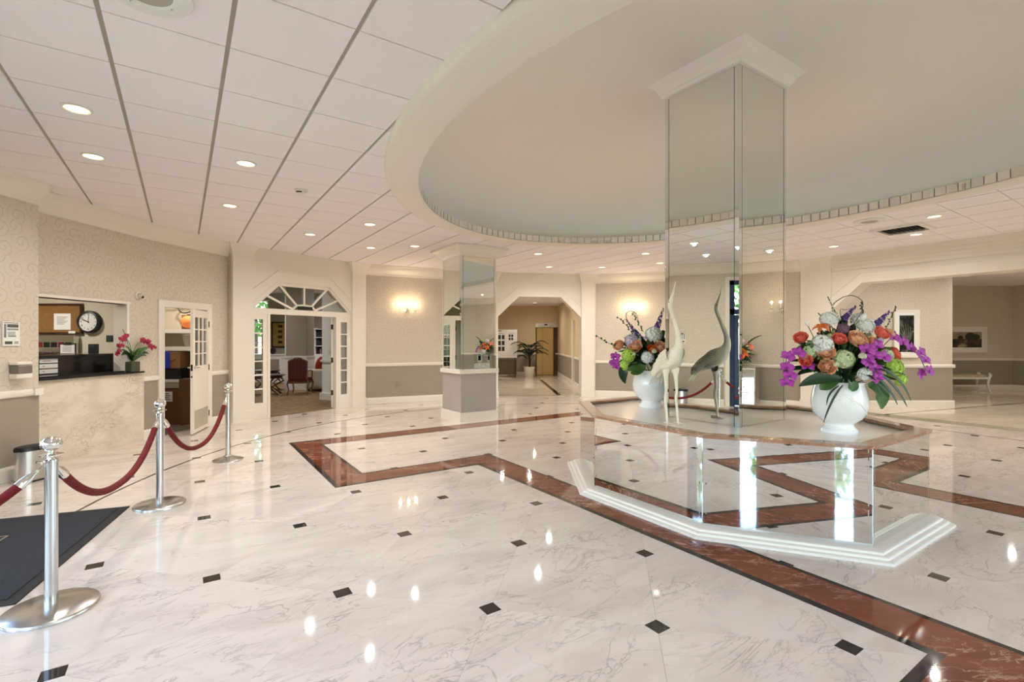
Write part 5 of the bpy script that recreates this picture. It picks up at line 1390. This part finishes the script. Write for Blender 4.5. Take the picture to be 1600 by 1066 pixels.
def cab_leg(p, r=.018): return MB().tube([(p[0], p[1], .40), (p[0] * 1.12, p[1] * 1.12, .30), (p[0] * 1.0, p[1] * 1.0, .14), (p[0] * 1.12, p[1] * 1.12, 0)], [r * 1.5, r * 1.3, r, r * 1.2], 8)
ac = thing('striped_armchair', 'gilt wood armchair with dark red striped upholstery facing away from the lounge doorway', 'chair', (-6.02, 13.95, 0), radians(8))
M_STR = mat('red_stripe', lin(92, 24, 30), .8); M_STR2 = mat('gold_stripe', lin(64, 30, 24), .8); M_GILT = mat('gilt_wood', lin(112, 74, 48), .4)
def back_z(x): return 1.0 - .06 * (x / .25) ** 2 + (.03 if abs(x) < .1 else 0)
for k in range(10):
    x0 = -.23 + k * .046; MB().prism_y([(x0, .44), (x0 + .046, .44), (x0 + .046, back_z(x0 + .046) - .02), (x0, back_z(x0) - .02)], -.245, -.205).obj('back_stripe', M_STR if k % 2 else M_STR2, ac)
MB().tube([(-.245, -.225, .42)] + [(-.25 + .5 * k / 12, -.225, back_z(-.25 + .5 * k / 12)) for k in range(13)] + [(.245, -.225, .42)], .018, 8).obj('back_frame', M_GILT, ac)
bevel(MB().box(-.27, -.22, .36, .27, .28, .47).obj('seat', M_STR, ac), .03); MB().box(-.28, -.23, .31, .28, .29, .36).obj('seat_rail', M_GILT, ac)
for x in (-.25, .25):
    for y in (-.21, .26): cab_leg((x, y)).obj('leg', M_GILT, ac)
    MB().tube([(x, -.21, .66), (x * 1.12, .0, .67), (x * 1.15, .16, .64), (x * 1.1, .18, .45)], .018, 8).obj('arm', M_GILT, ac)
def low_table(label, x, y, rz, lx, ly, h):
    t = thing('side_table', label, 'table', (x, y, 0), rz); MB().lathe([(lx, h - .03), (lx * 1.04, h - .015), (lx, h)], 32, sy=ly / lx).obj('top', M_WOOD, t); MB().lathe([(lx * .85, h - .10), (lx * .9, h - .03)], 32, sy=ly / lx).obj('apron', M_WOOD, t)
    for sx in (-1, 1):
        for sy in (-1, 1): MB().tube([(sx * lx * .7, sy * ly * .6, h - .08), (sx * lx * .85, sy * ly * .75, h * .65), (sx * lx * .35, sy * ly * .4, h * .35), (sx * lx * .75, sy * ly * .7, 0)], [.03, .026, .02, .024], 8).obj('leg', M_WOOD, t)
    return t
low_table('dark wood coffee table with curved legs by the lounge doorway', -6.95, 13.75, .3, .55, .38, .56)
low_table('dark wood side table beside the striped armchair', -7.45, 14.95, 0, .36, .3, .62)
so = thing('lounge_sofa', 'pale sofa with rolled arm behind the striped armchair', 'sofa', (-5.65, 15.6, 0))
M_SOFA = mat('sofa_linen', lin(190, 180, 158), .85, bump=.1, bscale=300)
bevel(MB().box(-.50, -.85, .08, .45, .95, .42).obj('base', M_SOFA, so), .03, 3); bevel(MB().box(.15, -.85, .4, .48, .95, .98).obj('back', M_SOFA, so), .08, 3)
for y0, y1 in ((-1.02, -.80), (.92, 1.12)): bevel(MB().box(-.50, y0, .06, .45, y1, .66).obj('arm', M_SOFA, so), .07, 3)
for x, y in ((-.42, -.95), (.38, -.95), (-.42, 1.05), (.38, 1.05)): MB().box(x - .03, y - .03, 0, x + .03, y + .03, .09).obj('foot', M_WOOD, so)
for k in range(2): bevel(MB().box(-.52, -.78 + k * .86, .42, .18, .06 + k * .86, .56).obj('seat_cushion', M_SOFA, so), .04, 3)
for lab, y, c, x in (('rust red cushion leaning at the near end of the lounge sofa', -.52, lin(150, 44, 36), -.30), ('cream cushion behind the rust red cushion on the sofa', -.2, lin(214, 204, 184), -.34)):
    pc = thing('sofa_cushion', lab, 'cushion', (-5.65 + x, 15.6 + y, .60)); g = MB().ell((0, 0, .2), .10, .26, .24, 16, 10).obj('cover', mat('cushion_%d' % int(c[0] * 999), c, .85), pc); g.rotation_euler = (0, radians(15), 0)
room_lamp(-6.3, 11.6, 3.3, 'added fill light just inside the lounge doorway', 110); room_lamp(-8.2, 14.5, 3.3, 'added fill light over the lounge coffee table', 200); room_lamp(-5.8, 16.8, 3.3, 'added fill light near the lounge bookcase', 160)  # three lamps added out of sight to lift the lounge

# ------------------------------------------------------------------ lift hall
HB = 21.4
hw = plain_room('wall_back', [(-2.5, 13.0), (-2.5, HB), (2.0, HB), (2.12, 13.55), (2.2, 13.55), (-.78, 12.98)], 3.02, M_HALL, marble('hall_marble', lin(226, 214, 194), lin(210, 196, 172), lin(130, 116, 98), .05, 1.0, .035, .6), holes={1: [(3.56, 4.40, 0, 2.1)]}, skip=(3, 4, 5), dado=True)
ev_ = MB().box(1.03, HB - .03, 0, 1.08, HB + .12, 2.1).box(1.90, HB - .03, 0, 1.98, HB + .12, 2.1).obj('door_4', mat('bronze_dark', lin(84, 64, 40), .35, .5)); struct(ev_, 'lift door frame at the end of the lift hall')
MB().box(.9, HB + .12, -.05, 2.2, HB + .16, 2.4).obj('light_stop_panel', M_DARK, ev_)  # added dark panel, stops sky light showing round the lift door
M_BRASS = mat('brushed_brass', lin(196, 164, 108), .32, .7)
for x0, x1 in ((1.06, 1.335), (1.345, 1.80)): MB().box(x0, HB + .04, .01, x1, HB + .06, 2.08).obj('door_panel', M_BRASS, ev_)
MB().box(1.80, HB + .02, .01, 1.93, HB + .06, 2.08).obj('door_return', mat('bronze_dark', lin(84, 64, 40), .35, .5), ev_)
MB().box(1.03, HB - .05, 2.09, 1.99, HB, 2.28).obj('header', M_STEEL, ev_); MB().box(1.40, HB - .055, 2.17, 1.54, HB - .05, 2.23).obj('indicator', M_DARK, ev_)
t = MB().box(1.0, HB - .01, -.0, 2.0, HB + .1, .004).obj('trim_7', M_BLACK); struct(t)
dbd = thing('display_board', 'white photo display board on a wheeled stand in the lift hall', 'board', (-.55, 20.3, 0))
MB().box(-.95, -.02, .80, .76, .02, 1.97).obj('panel', M_PAPERW, dbd)
for x in (-.85, .68):
    MB().box(x - .02, .02, .08, x + .02, .06, 1.9).obj('leg', M_DARK, dbd); MB().box(x - .025, -.28, .05, x + .025, .28, .09).obj('foot', M_DARK, dbd)
    for y in (-.25, .25): MB().ell((x, y, .03), .02, .03, .03, 10, 8).obj('caster', M_DARK, dbd)
for r_ in range(3):
    for c_ in range(2): MB().box(-.02 + c_ * .15, -.024, 1.56 - r_ * .24, .09 + c_ * .15, -.02, 1.74 - r_ * .24).obj('photo', M_INK, dbd)
for r_ in range(2):
    for c_ in range(2): MB().box(.41 + c_ * .11, -.024, 1.66 - r_ * .13, .49 + c_ * .11, -.02, 1.76 - r_ * .13).obj('photo', M_INK, dbd)
MB().box(-.03, -.024, 1.90, .12, -.02, 1.93).obj('heading', M_INK, dbd)
for k in range(2): MB().box(.0 + k * .42, -.023, 1.80, .22 + k * .42, -.02, 1.815).obj('caption', mat('ink_150', lin(150, 146, 146), .7), dbd)
MB().box(-.94, .03, .10, .74, .05, .72).obj('skirt', mat('board_skirt', lin(96, 84, 64), .8), dbd)
pl = thing('potted_palm', 'potted palm in a white planter beside the lift door', 'plant', (.72, 20.35, 0))
MB().lathe([(.17, 0), (.23, .38), (.24, .40), (.24, .43), (.21, .43), (.20, .38), (.001, .37)], 28).obj('planter', M_TRIM, pl); MB().tube([(0, 0, .36), (.02, 0, .7), (0, 0, .95)], [.05, .04, .03], 8).obj('trunk', M_WOOD, pl)
rnd = random.Random(6); M_PALM = mat('palm_green', lin(38, 52, 30), .5, var=.2, scale=8)
for k in range(26):
    a = k * 2.4; l = rnd.uniform(.5, .8); up = rnd.uniform(.25, .8); P = [Vector((0, 0, .62 + .02 * k)), Vector((cos(a) * l * .45, sin(a) * l * .45, .75 + .02 * k + up * .7)), Vector((cos(a) * l, sin(a) * l, .65 + .02 * k + up * .45))]
    mb = MB(); mb.tube([bez(P, t / 8) for t in range(9)], .006, 5)
    for q_ in range(3, 15):
        p = bez(P, q_ / 14); d = (bez(P, min(1, q_ / 14 + .03)) - bez(P, q_ / 14 - .03)).normalized(); sd = d.cross(Vector((0, 0, 1))).normalized()
        for s_ in (-1, 1):
            e = p + sd * s_ * .17 * sin(pi * (q_ - 2) / 14) + d * .10 - Vector((0, 0, .05)); w = d * .03
            mb.add([p - w, e, p + w], [(0, 1, 2), (2, 1, 0)])
    mb.obj('frond', M_PALM, pl)
t = MB().box(2.0, 16.2, 0, 2.10, 16.45, 2.18).obj('trim_8', M_TRIM); struct(t, 'white door casing on the lift hall side wall')
for x0, y0, x1, y1 in ((1.05, 18.8, 1.27, 13.6),):
    st_ = MB().prism([(x0, y0), (x0 + .12, y0), (x1 + .10, y1), (x1 - .02, y1)], .0, .0015).obj('trim_9', M_BLACK); struct(st_)
st_ = MB().box(-2.4, 13.52, 0, 1.28, 13.57, .0015).obj('trim_10', M_BLACK); struct(st_)
for lb, x in (('ceiling light in the lift hall above the display board', -.32), ('ceiling light in the lift hall toward the lift door', .58)): room_lamp(x, 16.3, 3.02, lb, 110)
room_lamp(.9, 19.6, 3.02, 'ceiling light in front of the lift door', 80)

# ------------------------------------------------------------------ picture hall beyond the wide portal
M_PAPER2 = M_PAPER
pw_ = wall('wall_hall', (6.95, 11.16), (10.05, 11.20), z1=3.2, th=.16, crown=False, label='papered wall end with the tall framed print', paper=M_PAPER2)
MB().box(3.10, -.034, .895, 3.14, .16, .972).obj('chair_rail', M_TRIM, pw_); MB().box(3.10, -.025, 0, 3.13, .16, .155).obj('baseboard', M_TRIM, pw_)
plain_room('wall_hall', [(6.8, 11.3), (6.8, 15.4), (15.45, 15.15), (15.9, 13.0), (15.9, 6.2), (9.95, 6.4), (9.75, 7.0), (7.0, 11.2)], 3.2, M_PAPER, marble('hall_marble_pale', lin(226, 214, 194), lin(210, 196, 172), lin(130, 116, 98), .05, 1.0, .035, .6), skip=(5, 6, 7), dado=True)
def picture(label, x, y, z, w, h, fw, rz, m_art):
    p = thing('framed_print', label, 'picture', (x, y, z), rz, 'framed prints of the picture hall')
    MB().box(0, -.035, 0, fw * .35, 0, h).box(w - fw * .35, -.035, 0, w, 0, h).box(fw * .35, -.035, 0, w - fw * .35, 0, fw * .35).box(fw * .35, -.035, h - fw * .35, w - fw * .35, 0, h).obj('frame', M_TRIM, p)
    MB().box(fw * .35, -.02, fw * .35, w - fw * .35, -.002, h - fw * .35).obj('mount', M_PAPERW, p)
    MB().box(fw, -.024, fw, w - fw, -.02, h - fw).obj('print', m_art, p); return p
def art(name, c0, c1, c2, sc, wave):
    m, nt, p, N, L = node_mat(name); tc = N.new('ShaderNodeTexCoord'); n = N.new('ShaderNodeTexNoise'); n.inputs['Scale'].default_value = sc; n.inputs['Detail'].default_value = 8; n.inputs['Distortion'].default_value = wave
    L.new(tc.outputs['Object'], n.inputs['Vector']); r = N.new('ShaderNodeValToRGB'); e = r.color_ramp.elements; e[0].position = .42; e[0].color = (*c0, 1); e[1].position = .68; e[1].color = (*c2, 1); x = e.new(.55); x.color = (*c1, 1)
    L.new(n.outputs['Fac'], r.inputs['Fac']); L.new(r.outputs['Color'], p.inputs['Base Color']); p.inputs['Roughness'].default_value = .25; return m
ar1 = picture('tall white framed dark botanical print on the papered hall wall', 8.67, 11.16, 1.13, .58, 1.08, .125, radians(.7), art('botanical_print', lin(26, 28, 26), lin(52, 56, 50), lin(110, 116, 104), 5, 1.5))
for k in range(7):
    a = radians(90 + (k - 3) * 24); MB().tube([(.29, -.026, .25), (.29 + .1 * cos(a), -.026, .42 + .12 * sin(a)), (.29 + .16 * cos(a + .3), -.026, .5 + .30 * sin(a))], [.004, .006, .002], 5).obj('drawn_stem', mat('ink_pale', lin(128, 132, 120), .6), ar1)
ar2 = picture('wide white framed landscape print above the white bench', 12.6, 15.22, 1.14, 2.05, .80, .16, radians(-1.7), art('landscape_print', lin(40, 34, 26), lin(66, 56, 42), lin(150, 138, 116), 2.5, .5))
MB().box(.16, -.026, .42, 1.89, -.024, .64).obj('drawn_sky', mat('print_sky', lin(150, 136, 112), .4, var=.25, scale=6), ar2)
for x, r in ((1.55, .16), (1.72, .12), (1.25, .08), (.9, .1), (.5, .14)): MB().ell((x, -.026, .44 + r * .3), r, .001, r * .8, 16, 10).obj('drawn_tree', mat('print_dark', lin(44, 38, 28), .4), ar2)
be = thing('upholstered_bench', 'white bench with curved legs and patterned seat under the landscape print', 'bench', (13.35, 14.75, 0), radians(-1.7))
bevel(MB().box(-.75, -.2, .43, .72, .2, .50).obj('seat', mat('bench_fabric', lin(190, 176, 146), .85, var=.35, scale=25), be), .025, 3); MB().box(-.78, -.21, .37, .76, .21, .43).obj('rail', M_TRIM, be); MB().box(-.72, -.012, .14, .70, .012, .17).obj('stretcher', M_TRIM, be)
for x in (-.78, .78):
    for y in (-.18, .18):
        MB().tube([(x * 1.02, y, .53), (x * 1.08, y, .50), (x, y, .36), (x * .97, y, .18), (x * 1.06, y, .0)], [.03, .035, .036, .026, .022], 8).obj('leg', M_TRIM, be)
for lb, x, y in (('added fill light in the picture hall before the tall print', 8.9, 9.6), ('added fill light in the picture hall beside the bench', 11.0, 10.8), ('added fill light in the picture hall near the far corner', 13.8, 10.6)): room_lamp(x, y, 3.2, lb, 110)  # lamps added and kept out of sight to light this hall
# dark lines in the hall floor
st_ = MB().prism([(7.4, 10.0), (7.42, 9.96), (14.0, 12.5), (13.98, 12.56)], 0, .0015).obj('trim_11', M_BLACK); struct(st_)

# ------------------------------------------------------------------ mirrored chest on the side wall (seen in the pillar)
ch = thing('mirrored_chest', 'mirrored chest of drawers against the papered side wall', 'chest', (*on_wall((9.30, 6.86), a3, 2.15, -.28, 0)[:2], 0), a3)
MB().box(-.45, -.24, .06, .45, .24, .90).obj('carcass', mat('silver_frame', lin(190, 184, 170), .3, .6), ch); MB().box(-.47, -.26, .90, .47, .25, .93).obj('top', M_MIRROR2, ch)
for r_ in range(3):
    for c_ in range(2):
        d = MB().box(-.43 + c_ * .44, -.25, .10 + r_ * .265, -.01 + c_ * .44, -.24, .345 + r_ * .265).obj('drawer', M_MIRROR2, ch); MB().ell((-.22 + c_ * .44, -.26, .22 + r_ * .265), .018, .018, .018, 10, 8).obj('knob', M_CHROME, d)
for x in (-.42, .42):
    for y in (-.2, .2): MB().box(x - .03, y - .03, 0, x + .03, y + .03, .06).obj('foot', M_CHROME, ch)
lp = on_wall((9.30, 6.86), a3, 2.15, -.30, .93)
vs = thing('low_planter', 'low white bowl on the mirrored chest holding orange lilies', 'bowl', lp); MB().lathe([(.10, 0), (.18, .12), (.20, .20), (.18, .20), (.15, .14), (.001, .12)], 28).obj('body', M_CERAMIC, vs)
D3 = [('lily', [(-.18, .40)], -.1, .13, 'orange'), ('lily', [(.12, .36)], -.12, .13, 'orange'), ('lily', [(.0, .52)], -.08, .12, 'orange'), ('lily', [(.25, .50)], 0, .11, 'orange'), ('lily', [(-.3, .55)], 0, .11, 'coral'), ('hydrangea', [(-.1, .66)], 0, .09, 'white'), ('hydrangea', [(.12, .68)], .02, .08, 'palegreen'), ('orchid', [(.35, .40), (.42, .32), (.45, .22)], -.05, .07, 'magenta'), ('spike', [(.1, .6), (.2, .8), (.25, 1.0)], 0, .05, 'cream'), ('blade', [(-.1, .4), (-.3, .75), (-.55, .8)], 0, .02, 'dark'), ('blade', [(.1, .4), (.3, .8), (.55, .85)], 0, .02, 'dark'), ('leaf', [(0, .35), (-.2, .3), (-.35, .2)], -.1, .07, 'dark')]
bouquet('flower_bouquet', 'bouquet of orange lilies in the low bowl on the mirrored chest', 'bouquet', (lp[0], lp[1], lp[2] - .10), D3, zmid=.42, seed=12, fill=24, rz=a3)

# ------------------------------------------------------------------ outside (seen only through the entrance side glass and in the mirrors)
lawn = MB().prism([(-70, -70), (70, -70), (70, 70), (-70, 70)], -.4, -.25).obj('lawn', mat('lawn_grass', lin(108, 124, 78), .9, var=.25, scale=3)); struct(lawn, 'green lawn outside the entrance windows')
pav = MB().prism([(-14, -1), (-14, 6), (-5.7, 6), (-5.7, -1)], -.25, -.02).obj('path', mat('paving_pale', lin(196, 186, 170), .8, var=.08, scale=2)); struct(pav, 'pale paved path to the entrance doors')
pav = MB().prism([(-5, -6.3), (11, -6.3), (11, -1.5), (7, -4.0), (3, -3.5), (-2.2, -2.9), (-5, -1.5)], -.25, -.04).obj('path', mat('paving_pale', lin(196, 186, 170), .8, var=.08, scale=2)); struct(pav, 'pale paved terrace along the rear windows')
rnd = random.Random(21); M_FOL = mat('tree_leaves', lin(70, 112, 42), .7, var=.35, scale=3)
def clump(n, f_, size):
    mb = MB()
    for k in range(n):
        c = f_(); d = Vector((rnd.gauss(0, 1), rnd.gauss(0, 1), rnd.gauss(0, 1))).normalized(); s1 = d.orthogonal().normalized() * size; s2 = d.cross(s1)
        mb.add([c - s1, c - s2 * .6, c + s1, c + s2 * .6], [(0, 1, 2, 3)])
    return mb
def sph(): 
    d = Vector((rnd.gauss(0, 1), rnd.gauss(0, 1), rnd.gauss(0, .8))).normalized() * rnd.uniform(.75, 1.0); return Vector((d.x * 1.7, d.y * 1.7, 3.4 + d.z * 1.5))
tree = thing('garden_tree', 'leafy garden tree on the lawn outside', 'tree', (-12.5, 3.4, -.25), 0, 'garden trees outside')
clump(1500, sph, .13).obj('crown', M_FOL, tree)['kind'] = 'stuff'
MB().tube([(0, 0, 0), (.05, 0, 1.2), (0, 0, 2.4), (.1, 0, 3.4)], [.14, .12, .10, .06], 10).obj('trunk', M_WOOD, tree)
nt = 0
for x, y, s_ in ((-14, -2.5, 1.1), (-7, -13, 1.1), (-1.5, -13, 1.0), (3.5, -13.5, 1.2), (9, -13, 1.0), (15, -10, 1.1), (-12.5, 24, 1.0), (-7.5, 26, 1.2)):
    nt += 1; t = copy_tree(tree, (x, y, -.25), rnd.uniform(0, 6), 'leafy garden tree, %s in the row beyond the terrace hedge' % ORD[nt]); t.scale = (s_,) * 3
def hedge(label, p0, p1, h):
    L_, a = seg_frame(p0, p1)
    t = thing('clipped_hedge', label, 'hedge', (p0[0], p0[1], -.25), a)
    clump(int(L_ * 260), lambda: Vector((rnd.uniform(0, L_), rnd.choice((-.4, .4, rnd.uniform(-.4, .4))), rnd.uniform(.02, h))), .09).obj('leaves', M_FOL, t)['kind'] = 'stuff'
    MB().box(0, -.33, 0, L_, .33, h - .1).obj('core', mat('hedge_core', lin(34, 52, 24), .9), t)
hedge('clipped green hedge along the rear terrace', (-6, -8), (12, -8), 1.2)
hedge('clipped green hedge beyond the entrance path', (-11, -6), (-11, 9), 1.0)
